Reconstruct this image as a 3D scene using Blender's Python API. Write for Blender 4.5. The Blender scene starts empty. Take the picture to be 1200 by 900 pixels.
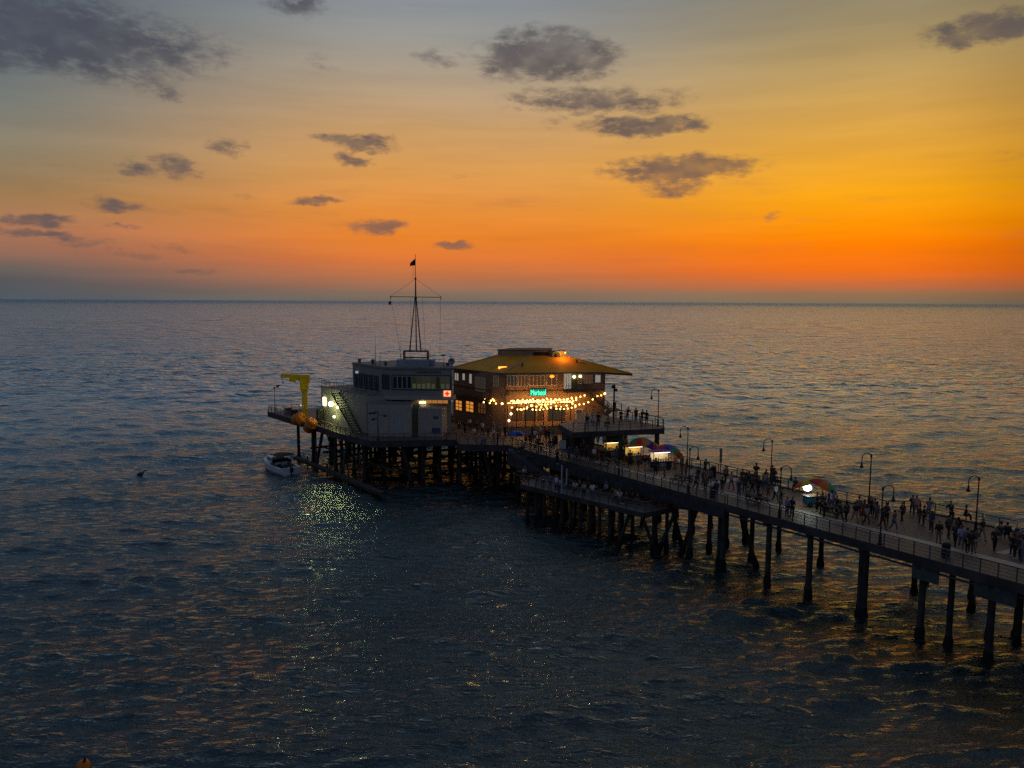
import bpy, math, random
import numpy as np
from mathutils import Vector, Matrix, Euler

# ------------------------------------------------------------------ camera
scene = bpy.context.scene
COL = scene.collection
HC = 26.0                                    # eye height above the sea
PITCH = math.atan(97 / 900.0); ROLL = math.atan(6 / 1200.0)
cam_d = bpy.data.cameras.new('camera'); cam = bpy.data.objects.new('camera', cam_d)
COL.objects.link(cam)
cam_d.sensor_width = 36; cam_d.lens = 27
cam_d.clip_start = 0.5; cam_d.clip_end = 120000
cam.location = (0, 0, HC)
_cp, _sp = math.cos(PITCH), math.sin(PITCH)
FWD = Vector((0, _cp, -_sp)); _U0 = Vector((0, _sp, _cp)); _R0 = Vector((1, 0, 0))
RGT = math.cos(ROLL) * _R0 + math.sin(ROLL) * _U0
UPV = -math.sin(ROLL) * _R0 + math.cos(ROLL) * _U0
_m = Matrix((RGT, UPV, -FWD)).transposed()
cam.rotation_euler = _m.to_euler()
scene.camera = cam

# ------------------------------------------------------------------ render look
scene.view_settings.view_transform = 'Standard'
scene.view_settings.look = 'None'
scene.view_settings.exposure = 0
scene.view_settings.gamma = 1
scene.render.engine = 'CYCLES'
cy = scene.cycles
cy.use_denoising = False
cy.max_bounces = 5; cy.diffuse_bounces = 2; cy.glossy_bounces = 3
cy.transmission_bounces = 2; cy.transparent_max_bounces = 4
cy.sample_clamp_indirect = 6
cy.caustics_reflective = False; cy.caustics_refractive = False
try: cy.use_light_tree = True
except Exception: pass

def s2l(c):
    return tuple(((v / 255.0) / 12.92 if v / 255.0 <= .04045 else ((v / 255.0 + .055) / 1.055) ** 2.4) for v in c[:3]) + (1.0,)

class NT:                                     # small node-tree helper
    def __init__(s, nt): s.nt = nt; s.n = nt.nodes; s.l = nt.links
    def new(s, t, **k):
        x = s.n.new(t)
        for a, b in k.items(): setattr(x, a, b)
        return x
    def put(s, sock, v):
        if hasattr(v, 'is_output'): s.l.new(v, sock)
        else: sock.default_value = v
    def m(s, op, a, b=0.0, c=0.0, clamp=False):
        x = s.new('ShaderNodeMath', operation=op, use_clamp=clamp)
        s.put(x.inputs[0], a); s.put(x.inputs[1], b); s.put(x.inputs[2], c)
        return x.outputs[0]
    def ss(s, v, a, b, x=0.0, y=1.0):         # smoothstep range
        q = s.new('ShaderNodeMapRange', interpolation_type='SMOOTHSTEP')
        s.put(q.inputs[0], v); q.inputs[1].default_value = a; q.inputs[2].default_value = b
        q.inputs[3].default_value = x; q.inputs[4].default_value = y
        return q.outputs[0]
    def mix(s, f, a, b, t='MIX'):
        q = s.new('ShaderNodeMix', data_type='RGBA', blend_type=t)
        s.put(q.inputs[0], f); s.put(q.inputs[6], a); s.put(q.inputs[7], b)
        return q.outputs[2]
    def ramp(s, f, stops):
        q = s.new('ShaderNodeValToRGB'); e = q.color_ramp.elements
        while len(e) < len(stops): e.new(0.5)
        for i, (p, c) in enumerate(stops):
            e[i].position = p; e[i].color = c
        s.put(q.inputs[0], f)
        return q.outputs[0]
    def noise(s, vec, scale, detail=3, rough=.55, dist=0.0):
        q = s.new('ShaderNodeTexNoise'); s.put(q.inputs['Vector'], vec)
        q.inputs['Scale'].default_value = scale; q.inputs['Detail'].default_value = detail
        q.inputs['Roughness'].default_value = rough; q.inputs['Distortion'].default_value = dist
        return q.outputs[0]
    def mapping(s, vec, scale=(1, 1, 1), rot=(0, 0, 0), loc=(0, 0, 0)):
        q = s.new('ShaderNodeMapping'); s.put(q.inputs[0], vec)
        q.inputs[1].default_value = loc; q.inputs[2].default_value = rot; q.inputs[3].default_value = scale
        return q.outputs[0]

# ------------------------------------------------------------------ world: dusk sky just after sunset
SUN_AZ, SUN_EL = 25.0, 0.6
W = bpy.data.worlds.new('World'); scene.world = W; W.use_nodes = True
W.node_tree.nodes.clear(); g = NT(W.node_tree)
tc = g.new('ShaderNodeTexCoord')
sep = g.new('ShaderNodeSeparateXYZ'); g.l.new(tc.outputs['Generated'], sep.inputs[0])
EL = g.m('MULTIPLY', g.m('ARCSINE', sep.outputs[2]), 57.29578)
AZ = g.m('MULTIPLY', g.m('ARCTAN2', sep.outputs[0], sep.outputs[1]), 57.29578)
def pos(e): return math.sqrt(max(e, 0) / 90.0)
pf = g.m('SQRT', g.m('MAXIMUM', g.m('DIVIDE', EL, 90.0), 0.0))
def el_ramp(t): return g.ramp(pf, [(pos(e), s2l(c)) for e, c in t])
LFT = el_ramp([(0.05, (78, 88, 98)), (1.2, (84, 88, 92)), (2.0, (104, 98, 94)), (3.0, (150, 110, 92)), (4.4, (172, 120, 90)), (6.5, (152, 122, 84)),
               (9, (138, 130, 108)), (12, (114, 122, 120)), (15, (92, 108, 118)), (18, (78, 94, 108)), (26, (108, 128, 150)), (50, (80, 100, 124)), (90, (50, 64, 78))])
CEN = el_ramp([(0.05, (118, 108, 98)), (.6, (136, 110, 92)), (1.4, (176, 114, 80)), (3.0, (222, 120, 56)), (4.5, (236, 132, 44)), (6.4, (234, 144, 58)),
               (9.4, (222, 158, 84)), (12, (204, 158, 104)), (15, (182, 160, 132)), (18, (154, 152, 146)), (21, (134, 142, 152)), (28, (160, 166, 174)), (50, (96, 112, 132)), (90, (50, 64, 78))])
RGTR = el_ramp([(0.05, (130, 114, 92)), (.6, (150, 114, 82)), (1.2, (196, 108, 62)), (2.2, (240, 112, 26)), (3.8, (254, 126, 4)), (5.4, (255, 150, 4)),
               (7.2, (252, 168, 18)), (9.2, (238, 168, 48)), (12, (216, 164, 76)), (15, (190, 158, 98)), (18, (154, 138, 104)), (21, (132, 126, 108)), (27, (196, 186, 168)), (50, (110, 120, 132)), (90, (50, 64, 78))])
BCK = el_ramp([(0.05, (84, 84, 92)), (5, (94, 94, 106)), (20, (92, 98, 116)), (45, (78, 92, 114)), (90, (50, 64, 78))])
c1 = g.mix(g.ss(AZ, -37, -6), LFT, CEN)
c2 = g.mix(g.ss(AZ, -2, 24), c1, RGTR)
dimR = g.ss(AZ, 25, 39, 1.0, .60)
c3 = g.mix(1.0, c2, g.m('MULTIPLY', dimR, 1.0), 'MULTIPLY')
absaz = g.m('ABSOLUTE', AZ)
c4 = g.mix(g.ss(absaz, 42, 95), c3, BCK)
# darker towards the upper right corner, away from the glow
# clouds: (az, el, half width, half height, weight)
def azel(px, py):
    d = FWD * 900 + RGT * (px - 600) - UPV * (py - 450)
    return math.degrees(math.atan2(d.x, d.y)), math.degrees(math.atan2(d.z, math.hypot(d.x, d.y)))
CL = [(70, 42, 165, 40, 1.0), (180, 62, 75, 26, .8), (188, 108, 32, 12, .6), (640, 66, 88, 30, 1.1), (510, 68, 34, 12, .5),
      (700, 118, 115, 17, .85), (755, 147, 80, 13, 1.0), (655, 148, 20, 10, .4), (800, 197, 95, 17, 1.05), (790, 218, 50, 14, .8), (418, 169, 52, 9, .95), (412, 186, 26, 7, .8),
      (208, 194, 26, 12, .85), (160, 199, 20, 10, .7), (264, 172, 26, 10, .7), (138, 240, 34, 9, .9), (40, 256, 38, 8, .95), (45, 273, 40, 5, .9),
      (80, 281, 24, 6, .7), (143, 268, 26, 4, .7), (372, 237, 32, 6, .95), (442, 263, 34, 10, 1.0), (530, 287, 27, 7, 1.0), (378, 76, 26, 12, .35),
      (108, 289, 34, 6, .6), (165, 302, 34, 5, .5), (205, 290, 32, 4, .45), (296, 226, 24, 7, .35), (232, 317, 34, 4, .45),
      (906, 254, 15, 6, .6), (1160, 33, 68, 17, 1.0), (350, 5, 34, 12, .8), (1180, 182, 30, 8, .28), (540, 205, 14, 6, .3), (100, 214, 30, 6, .3)]
comb = g.new('ShaderNodeCombineXYZ'); g.put(comb.inputs[0], AZ); g.put(comb.inputs[1], EL)
P2 = comb.outputs[0]
def warp(scale, amp):
    q = g.new('ShaderNodeTexNoise'); g.put(q.inputs['Vector'], g.mapping(P2, scale=(.55, 1, 1)))
    q.inputs['Scale'].default_value = scale; q.inputs['Detail'].default_value = 3
    v = g.new('ShaderNodeVectorMath', operation='SUBTRACT'); g.l.new(q.outputs[1], v.inputs[0]); v.inputs[1].default_value = (.5, .5, .5)
    w = g.new('ShaderNodeVectorMath', operation='MULTIPLY'); g.l.new(v.outputs[0], w.inputs[0]); w.inputs[1].default_value = (amp * 1.6, amp, 0)
    return w.outputs[0]
va = g.new('ShaderNodeVectorMath', operation='ADD'); g.l.new(P2, va.inputs[0]); g.l.new(warp(.45, 1.7), va.inputs[1])
vb = g.new('ShaderNodeVectorMath', operation='ADD'); g.l.new(va.outputs[0], vb.inputs[0]); g.l.new(warp(1.7, .75), vb.inputs[1])
acc = None
for (px, py, w, h, wt) in CL:
    a0, e0 = azel(px, py); k = 15.2
    aw, ah = max(w / k, .3) * 1.12, max(h / k, .2) * 1.15
    v = g.new('ShaderNodeVectorMath', operation='SUBTRACT'); g.l.new(vb.outputs[0], v.inputs[0]); v.inputs[1].default_value = (a0, e0, 0)
    w_ = g.new('ShaderNodeVectorMath', operation='MULTIPLY'); g.l.new(v.outputs[0], w_.inputs[0]); w_.inputs[1].default_value = (1 / aw, 1 / ah, 0)
    l = g.new('ShaderNodeVectorMath', operation='DOT_PRODUCT'); g.l.new(w_.outputs[0], l.inputs[0]); g.l.new(w_.outputs[0], l.inputs[1])
    d = g.m('MULTIPLY', g.m('SUBTRACT', 1.0, l.outputs['Value'], clamp=True), wt)
    acc = d if acc is None else g.m('MAXIMUM', acc, d)
nz = g.noise(g.mapping(P2, scale=(.42, 1, 1)), 1.7, 8, .68)
nz2 = g.noise(g.mapping(P2, scale=(.6, 1, 1), loc=(5, 3, 0)), .7, 2, .5)
dens = g.m('ADD', acc, g.m('MULTIPLY', g.m('SUBTRACT', nz, .5), 2.6))
dens = g.m('MULTIPLY', g.ss(dens, .02, .95), g.ss(acc, 0.0, .34))
dens = g.m('MULTIPLY', dens, g.m('MINIMUM', g.m('ADD', acc, .28), 1.0))
# body colour of the clouds: grey, warmer near the glow, lighter where thin
ccA = g.mix(g.ss(AZ, -30, 5), s2l((70, 72, 86)), s2l((86, 80, 84)))
ccB = g.mix(g.ss(EL, 3, 12), g.mix(g.ss(AZ, -30, 0), s2l((96, 86, 88)), s2l((130, 98, 84))), ccA)
ccC = g.mix(g.ss(nz2, .35, .7), ccB, g.mix(.28, ccB, c4))
stk = g.noise(g.mapping(P2, scale=(.09, 1, 1), loc=(2, 7, 0)), .55, 5, .6)
c5 = g.mix(1.0, c4, g.ss(stk, .25, .75, .93, 1.07), 'MULTIPLY')
veil = g.m('MULTIPLY', g.ss(g.noise(g.mapping(P2, scale=(.16, 1, 1), loc=(9, 1, 0)), .8, 6, .65), .52, .80), g.m('MULTIPLY', g.ss(EL, 1, 4), g.ss(EL, 14, 7)))
c5 = g.mix(g.m('MULTIPLY', veil, .20), c5, ccA)
sky = g.mix(g.m('MULTIPLY', dens, .86), c5, ccC)
# hand-set gradient, brightened above frame for the water, over a physical sky trace
nish = g.new('ShaderNodeTexSky', sky_type='NISHITA'); nish.sun_disc = False
nish.sun_elevation = math.radians(SUN_EL); nish.sun_rotation = math.radians(SUN_AZ)
nish.air_density = 1.5; nish.dust_density = 2.0
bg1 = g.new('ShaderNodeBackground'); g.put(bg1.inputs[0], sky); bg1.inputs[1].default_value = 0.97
bg2 = g.new('ShaderNodeBackground'); g.l.new(nish.outputs[0], bg2.inputs[0]); bg2.inputs[1].default_value = 0.004
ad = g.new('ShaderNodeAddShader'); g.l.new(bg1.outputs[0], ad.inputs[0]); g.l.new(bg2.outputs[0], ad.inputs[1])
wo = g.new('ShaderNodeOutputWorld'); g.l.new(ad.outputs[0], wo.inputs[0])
W.cycles.sampling_method = 'MANUAL'; W.cycles.sample_map_resolution = 512

# ------------------------------------------------------------------ sun: the last soft glow from below the haze
sd = bpy.data.lights.new('sun', 'SUN'); sd.energy = 0.05; sd.angle = math.radians(50); sd.color = (1, .55, .22)
so = bpy.data.objects.new('sun', sd); COL.objects.link(so)
_sd = Vector((math.sin(math.radians(SUN_AZ)) * math.cos(math.radians(5)), math.cos(math.radians(SUN_AZ)) * math.cos(math.radians(5)), math.sin(math.radians(5))))
so.rotation_euler = _sd.to_track_quat('Z', 'Y').to_euler()

# ------------------------------------------------------------------ places
OX, OY = 28.24, 61.67                         # a point on the near edge of the pier
UX, UY = -.58, .8146                          # out to sea along the pier
NX, NY = .8146, .58                           # across the pier, away from the eye
PA = math.atan2(UY, UX)                       # heading of the pier
def Q(s, t): return (OX + UX * s + NX * t, OY + UY * s + NY * t)
def G(px, py, z):                             # the spot on the level z seen at a reference pixel
    d = FWD * 900 + RGT * (px - 600) - UPV * (py - 450)
    k = (z - HC) / d.z
    return (d.x * k, d.y * k)
def YZ(px, py, Yw):                           # same, on the vertical plane y = Yw: x and height
    d = FWD * 900 + RGT * (px - 600) - UPV * (py - 450)
    k = Yw / d.y
    return (d.x * k, HC + d.z * k)
ZD = 6.6      # main deck level
ZL = 4.4      # low fishing deck
ZU = 10.2     # raised deck
rnd = random.Random(7)

# ------------------------------------------------------------------ materials
MATS = {}
def mat(name, rgb, rough=.7, metal=0.0, var=.15, vscale=1.5, emit=None, es=0.0, spec=.3):
    if name in MATS: return MATS[name]
    m = bpy.data.materials.new(name); m.use_nodes = True
    t = NT(m.node_tree); b = t.n['Principled BSDF']
    tcn = t.new('ShaderNodeTexCoord')
    if var > 0:
        nzz = t.noise(tcn.outputs['Object'], vscale, 4, .6)
        f = t.ss(nzz, .3, .7)
        c = t.mix(f, tuple(v * (1 - var) for v in rgb) + (1,), tuple(min(1, v * (1 + var)) for v in rgb) + (1,))
        t.put(b.inputs['Base Color'], c)
    else: b.inputs['Base Color'].default_value = tuple(rgb) + (1,)
    b.inputs['Roughness'].default_value = rough; b.inputs['Metallic'].default_value = metal
    b.inputs['Specular IOR Level'].default_value = spec
    if emit:
        b.inputs['Emission Color'].default_value = tuple(emit) + (1,); b.inputs['Emission Strength'].default_value = es
    MATS[name] = m
    return m

# ------------------------------------------------------------------ the sea
def build_water():
    # ring grid: fine inside the view, coarse elsewhere
    ang = np.concatenate([np.linspace(-180, -75, 36, endpoint=False), np.linspace(-75, -40, 120, endpoint=False),
                          np.linspace(-40, 40, 960, endpoint=False), np.linspace(40, 75, 120, endpoint=False), np.linspace(75, 180, 36)])
    r = [3.0]
    while r[-1] < 36: r.append(r[-1] * 1.05)
    while r[-1] < 420: r.append(r[-1] * 1.0036)
    while r[-1] < 1500: r.append(r[-1] * 1.006)
    while r[-1] < 60000: r.append(r[-1] * 1.06)
    r = np.array(r); a = np.radians(ang)
    R, A = np.meshgrid(r, a, indexing='ij')
    X = R * np.sin(A); Yc = R * np.cos(A); Z = np.zeros_like(X)
    dX = np.zeros_like(X); dY = np.zeros_like(X)
    cell = np.maximum(np.gradient(r)[:, None] * np.ones_like(A), R * np.abs(np.gradient(a))[None, :])
    rs = np.random.RandomState(11)
    lam = np.exp(np.linspace(np.log(.75), np.log(30), 96))
    for L in lam:
        L = L * rs.uniform(.93, 1.07); k = 2 * np.pi / L
        spread = 24 if L < 2.5 else (38 if L < 9 else 18)
        th = np.radians(-90 + 14 + rs.normal(0, spread * .6))
        sl = .054 if L < 2.4 else (.036 if L < 8 else (.028 if L < 14 else .018))
        amp = sl / k * rs.uniform(.6, 1.35)
        ph = rs.uniform(0, 6.283)
        fade = np.clip(L / (2.2 * cell) - 1, 0, 1)
        # groups: waves come in sets
        gx, gy = np.cos(th + 1.1) / (L * 5.3), np.sin(th + 1.1) / (L * 5.3)
        env = .65 + .5 * np.sin(X * gx + Yc * gy + rs.uniform(0, 6.28))
        arg = k * (X * np.cos(th) + Yc * np.sin(th)) + ph
        Z += amp * env * fade * np.sin(arg)
        c = amp * env * fade * np.cos(arg) * .75
        dX += c * np.cos(th); dY += c * np.sin(th)
    X = X + dX; Yc = Yc + dY
    nr, na = X.shape
    co = np.stack([X, Yc, Z], -1).reshape(-1, 3).astype(np.float32)
    i = np.arange(nr - 1)[:, None] * na + np.arange(na - 1)[None, :]
    f = np.stack([i, i + 1, i + 1 + na, i + na], -1).reshape(-1, 4)
    me = bpy.data.meshes.new('water')
    me.vertices.add(len(co)); me.vertices.foreach_set('co', co.ravel())
    me.loops.add(f.size); me.loops.foreach_set('vertex_index', f.ravel().astype(np.int32)[::1])
    me.polygons.add(len(f)); me.polygons.foreach_set('loop_start', np.arange(0, f.size, 4, dtype=np.int32))
    try: me.polygons.foreach_set('loop_total', np.full(len(f), 4, dtype=np.int32))
    except Exception: pass
    me.update(calc_edges=True)
    me.polygons.foreach_set('use_smooth', np.ones(len(f), dtype=bool))
    o = bpy.data.objects.new('water', me); COL.objects.link(o); o['kind'] = 'structure'
    if me.polygons[0].normal.z < 0: me.flip_normals()
    m = bpy.data.materials.new('sea_water'); m.use_nodes = True
    t = NT(m.node_tree); b = t.n['Principled BSDF']
    ge = t.new('ShaderNodeNewGeometry'); P = ge.outputs['Position']
    sp = t.new('ShaderNodeSeparateXYZ'); t.l.new(P, sp.inputs[0])
    vl = t.new('ShaderNodeVectorMath', operation='LENGTH'); t.l.new(P, vl.inputs[0]); dist = vl.outputs['Value']
    rough = (t.m('ADD', t.ss(dist, 40, 1200, .06, .17), t.ss(dist, 1000, 9000, 0.0, .2)))
    n1 = t.noise(t.mapping(P, scale=(.42, 1.35, 1), rot=(0, 0, .22)), .95, 5, .62, .3)
    n2 = t.noise(t.mapping(P, scale=(.42, 1.4, 1), rot=(0, 0, -.25)), 3.6, 3, .6, .2)
    n3 = t.noise(t.mapping(P, scale=(.75, 1.1, 1), rot=(0, 0, .15)), .19, 3, .6, .4)
    n4 = t.noise(t.mapping(P, scale=(.6, 1.0, 1), rot=(0, 0, .1)), .045, 3, .55, .3)
    gust = t.noise(t.mapping(P, scale=(.6, 1, 1), rot=(0, 0, .3)), .022, 3, .6)
    h = t.m('MULTIPLY', t.m('MULTIPLY', n1, t.ss(gust, .3, .7, .34, .72)), t.ss(dist, 90, 300, 1.0, .35))
    h = t.m('ADD', h, t.m('MULTIPLY', n2, t.ss(dist, 40, 110, .07, .0)))
    h = t.m('ADD', h, t.m('MULTIPLY', n3, t.ss(dist, 80, 320, 0.0, 2.6)))
    h = t.m('ADD', h, t.m('MULTIPLY', n4, t.ss(dist, 250, 1000, 0.0, 10.0)))
    n5 = t.noise(t.mapping(P, scale=(.5, 1.0, 1), rot=(0, 0, .05)), .011, 4, .65, .3)
    h = t.m('ADD', h, t.m('MULTIPLY', n5, t.ss(dist, 700, 3000, 0.0, 42.0)))
    bp = t.new('ShaderNodeBump'); bp.inputs['Strength'].default_value = 1.0; bp.inputs['Distance'].default_value = 1.0
    t.put(bp.inputs['Height'], h); 
    # normals tilted towards the shore, added so the sea mirrors higher sky
    cb = t.new('ShaderNodeCombineXYZ'); t.put(cb.inputs[1], t.m('MULTIPLY', t.ss(dist, 35, 260, .095, .20), -1.0))
    va2 = t.new('ShaderNodeVectorMath', operation='ADD'); t.l.new(bp.outputs[0], va2.inputs[0]); t.l.new(cb.outputs[0], va2.inputs[1])
    vn = t.new('ShaderNodeVectorMath', operation='NORMALIZE'); t.l.new(va2.outputs[0], vn.inputs[0])
    gl = t.new('ShaderNodeBsdfGlossy', distribution='MULTI_GGX'); gl.inputs[0].default_value = (.73, .86, .96, 1)
    t.put(gl.inputs['Roughness'], rough); t.l.new(vn.outputs[0], gl.inputs['Normal'])
    df = t.new('ShaderNodeBsdfDiffuse'); df.inputs[0].default_value = (.005, .019, .021, 1)
    fr = t.new('ShaderNodeFresnel'); fr.inputs[0].default_value = 1.9; t.l.new(vn.outputs[0], fr.inputs[1])
    mx = t.new('ShaderNodeMixShader'); t.put(mx.inputs[0], t.m('MULTIPLY', fr.outputs[0], t.m('MULTIPLY', t.ss(dist, 45, 240, .86, 2.45), t.ss(dist, 1200, 9000, 1.0, .52)), clamp=True)); t.l.new(df.outputs[0], mx.inputs[1]); t.l.new(gl.outputs[0], mx.inputs[2])  # mirror strength painted by distance: dim near, boosted midway, weaker at the horizon
    t.l.new(mx.outputs[0], t.n['Material Output'].inputs[0]); t.n.remove(b)
    me.materials.append(m)
build_water()
# ================================================================== mesh helpers
def tag(o, label=None, cat=None, group=None, kind=None):
    if label: o['label'] = label
    if cat: o['category'] = cat
    if group: o['group'] = group
    if kind: o['kind'] = kind
    return o
def wloc(o):
    v = Vector((0, 0, 0))
    while o is not None: v += Vector(o.location); o = o.parent
    return v
class MB:
    """collects faces in world coordinates; build() links them as one mesh object"""
    def __init__(s): s.v = []; s.f = []; s.mi = []; s.cur = 0
    def face(s, pts):
        b = len(s.v); s.v += [tuple(p) for p in pts]; s.f.append(tuple(range(b, b + len(pts)))); s.mi.append(s.cur); return s
    def prism(s, poly, z0, z1, z1s=None):      # poly: ccw or cw list of xy
        a = sum(poly[i][0] * poly[(i + 1) % len(poly)][1] - poly[(i + 1) % len(poly)][0] * poly[i][1] for i in range(len(poly)))
        if a < 0: poly = poly[::-1]; z1s = z1s[::-1] if z1s else None
        n = len(poly); b = len(s.v)
        s.v += [(x, y, z0) for x, y in poly] + [(x, y, (z1s[i] if z1s else z1)) for i, (x, y) in enumerate(poly)]
        s.f.append(tuple(b + i for i in reversed(range(n)))); s.f.append(tuple(b + n + i for i in range(n)))
        for i in range(n):
            j = (i + 1) % n; s.f.append((b + i, b + j, b + n + j, b + n + i))
        s.mi += [s.cur] * (n + 2); return s
    def box(s, c, size, rz=0.0, rx=0.0, ry=0.0):
        M = Euler((rx, ry, rz)).to_matrix(); hx, hy, hz = size[0] / 2, size[1] / 2, size[2] / 2; b = len(s.v)
        for p in ((-1, -1, -1), (1, -1, -1), (1, 1, -1), (-1, 1, -1), (-1, -1, 1), (1, -1, 1), (1, 1, 1), (-1, 1, 1)):
            q = M @ Vector((p[0] * hx, p[1] * hy, p[2] * hz)); s.v.append((c[0] + q.x, c[1] + q.y, c[2] + q.z))
        for f in ((3, 2, 1, 0), (4, 5, 6, 7), (0, 1, 5, 4), (1, 2, 6, 5), (2, 3, 7, 6), (3, 0, 4, 7)):
            s.f.append(tuple(b + i for i in f))
        s.mi += [s.cur] * 6; return s
    def beam(s, p, q, w, h):                   # rectangular bar from p to q
        p = Vector(p); q = Vector(q); d = (q - p); L = d.length
        if L < 1e-6: return s
        d.normalize(); up = Vector((0, 0, 1)) if abs(d.z) < .98 else Vector((0, 1, 0))
        r = d.cross(up).normalized(); u = r.cross(d).normalized(); b = len(s.v)
        for e in (p, q):
            for sx, sy in ((-1, -1), (1, -1), (1, 1), (-1, 1)):
                s.v.append(tuple(e + r * (sx * w / 2) + u * (sy * h / 2)))
        for f in ((3, 2, 1, 0), (4, 5, 6, 7), (0, 1, 5, 4), (1, 2, 6, 5), (2, 3, 7, 6), (3, 0, 4, 7)):
            s.f.append(tuple(b + i for i in f))
        s.mi += [s.cur] * 6; return s
    def tube(s, pts, r, n=6, r2=None):
        pts = [Vector(p) for p in pts]; b = len(s.v); m = len(pts)
        for i, p in enumerate(pts):
            d = (pts[min(i + 1, m - 1)] - pts[max(i - 1, 0)]).normalized()
            up = Vector((0, 0, 1)) if abs(d.z) < .95 else Vector((1, 0, 0))
            a = d.cross(up).normalized(); c = a.cross(d)
            rr = r if r2 is None else r + (r2 - r) * i / (m - 1)
            if isinstance(r, (list, tuple)): rr = r[i]
            for k in range(n):
                t = 2 * math.pi * k / n; s.v.append(tuple(p + (a * math.cos(t) + c * math.sin(t)) * rr))
        for i in range(m - 1):
            for k in range(n):
                k2 = (k + 1) % n; s.f.append((b + i * n + k, b + i * n + k2, b + (i + 1) * n + k2, b + (i + 1) * n + k)); s.mi.append(s.cur)
        s.f.append(tuple(b + k for k in reversed(range(n)))); s.f.append(tuple(b + (m - 1) * n + k for k in range(n))); s.mi += [s.cur] * 2
        return s
    def lathe(s, c, prof, n=12, sq=1.0):       # prof: (radius, z) from bottom to top
        b = len(s.v)
        for r, z in prof:
            for k in range(n):
                t = 2 * math.pi * k / n; s.v.append((c[0] + r * math.cos(t), c[1] + r * math.sin(t) * sq, c[2] + z))
        for i in range(len(prof) - 1):
            for k in range(n):
                k2 = (k + 1) % n; s.f.append((b + i * n + k, b + i * n + k2, b + (i + 1) * n + k2, b + (i + 1) * n + k)); s.mi.append(s.cur)
        s.f.append(tuple(b + k for k in reversed(range(n)))); s.f.append(tuple(b + (len(prof) - 1) * n + k for k in range(n))); s.mi += [s.cur] * 2
        return s
    def ball(s, c, r, n=8, m=6, sz=1.0):
        prof = [(max(r * math.sin(math.pi * i / m), r * .02), -r * sz * math.cos(math.pi * i / m)) for i in range(m + 1)]
        return s.lathe(c, prof, n)
    def build(s, name, mt, parent=None, smooth=False, bevel=0.0):
        o3 = wloc(parent) if parent is not None else Vector((0, 0, 0))
        me = bpy.data.meshes.new(name)
        me.from_pydata([(x - o3.x, y - o3.y, z - o3.z) for x, y, z in s.v], [], s.f); me.update()
        ms = mt if isinstance(mt, (list, tuple)) else [mt]
        for q in ms: me.materials.append(q)
        if len(ms) > 1: me.polygons.foreach_set('material_index', s.mi)
        if smooth: me.polygons.foreach_set('use_smooth', [True] * len(me.polygons))
        o = bpy.data.objects.new(name, me); COL.objects.link(o)
        if parent is not None: o.parent = parent
        if bevel > 0:
            bm = o.modifiers.new('bevel', 'BEVEL'); bm.width = bevel; bm.segments = 2; bm.limit_method = 'ANGLE'
        return o
def empty(name, loc, label=None, cat=None, group=None):
    o = bpy.data.objects.new(name, None); COL.objects.link(o); o.location = loc; o.empty_display_size = .3
    return tag(o, label, cat, group)
def kids(o): return [c for c in bpy.data.objects if c.parent == o]
def copy_tree(o, kidmap, parent=None):
    c = o.copy(); COL.objects.link(c); c.parent = parent
    for ch in kidmap.get(o, []): copy_tree(ch, kidmap, c)
    return c
def kidmap_of(root):
    km = {}; allo = list(bpy.data.objects)
    def rec(o):
        km[o] = [c for c in allo if c.parent == o]
        for c in km[o]: rec(c)
    rec(root); return km
class Wall:
    """a vertical wall plane from a to b (left to right seen from outside); out = distance in front"""
    def __init__(s, a, b):
        s.a = Vector((a[0], a[1])); s.b = Vector((b[0], b[1])); d = (s.b - s.a); s.L = d.length; s.d = d / s.L
        s.n = Vector((s.d.y, -s.d.x)); s.ang = math.atan2(s.d.y, s.d.x)
    def p(s, x, z, out=0.0):
        q = s.a + s.d * x + s.n * out; return (q.x, q.y, z)
    def slab(s, mb, x0, x1, z0, z1, o0, o1):
        c = s.p((x0 + x1) / 2, (z0 + z1) / 2, (o0 + o1) / 2)
        return mb.box(c, (abs(x1 - x0), abs(o1 - o0), abs(z1 - z0)), rz=s.ang)
def window(wall, x0, x1, z0, z1, root, fm, pm, nx=1, nz=1, fw=.07, name='window', deep=.10):
    """frame and bars stand proud of the wall, the pane is its sub-part"""
    f = MB()
    wall.slab(f, x0, x1, z0, z0 + fw, -.05, deep); wall.slab(f, x0, x1, z1 - fw, z1, -.05, deep)
    wall.slab(f, x0, x0 + fw, z0 + fw + .002, z1 - fw - .002, -.05, deep - .004); wall.slab(f, x1 - fw, x1, z0 + fw + .002, z1 - fw - .002, -.05, deep - .004)
    for i in range(1, nx):
        x = x0 + (x1 - x0) * i / nx; wall.slab(f, x - fw / 2, x + fw / 2, z0 + fw + .002, z1 - fw - .002, -.05, deep - .01)
    for i in range(1, nz):
        z = z0 + (z1 - z0) * i / nz; wall.slab(f, x0 + fw + .002, x1 - fw - .002, z - fw / 2, z + fw / 2, -.05, deep - .02)
    fo = f.build(name, fm, root)
    g_ = MB(); wall.slab(g_, x0 + fw * .5, x1 - fw * .5, z0 + fw * .5, z1 - fw * .5, -.04, .02)
    g_.build('pane', pm, fo)
    return fo

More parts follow.
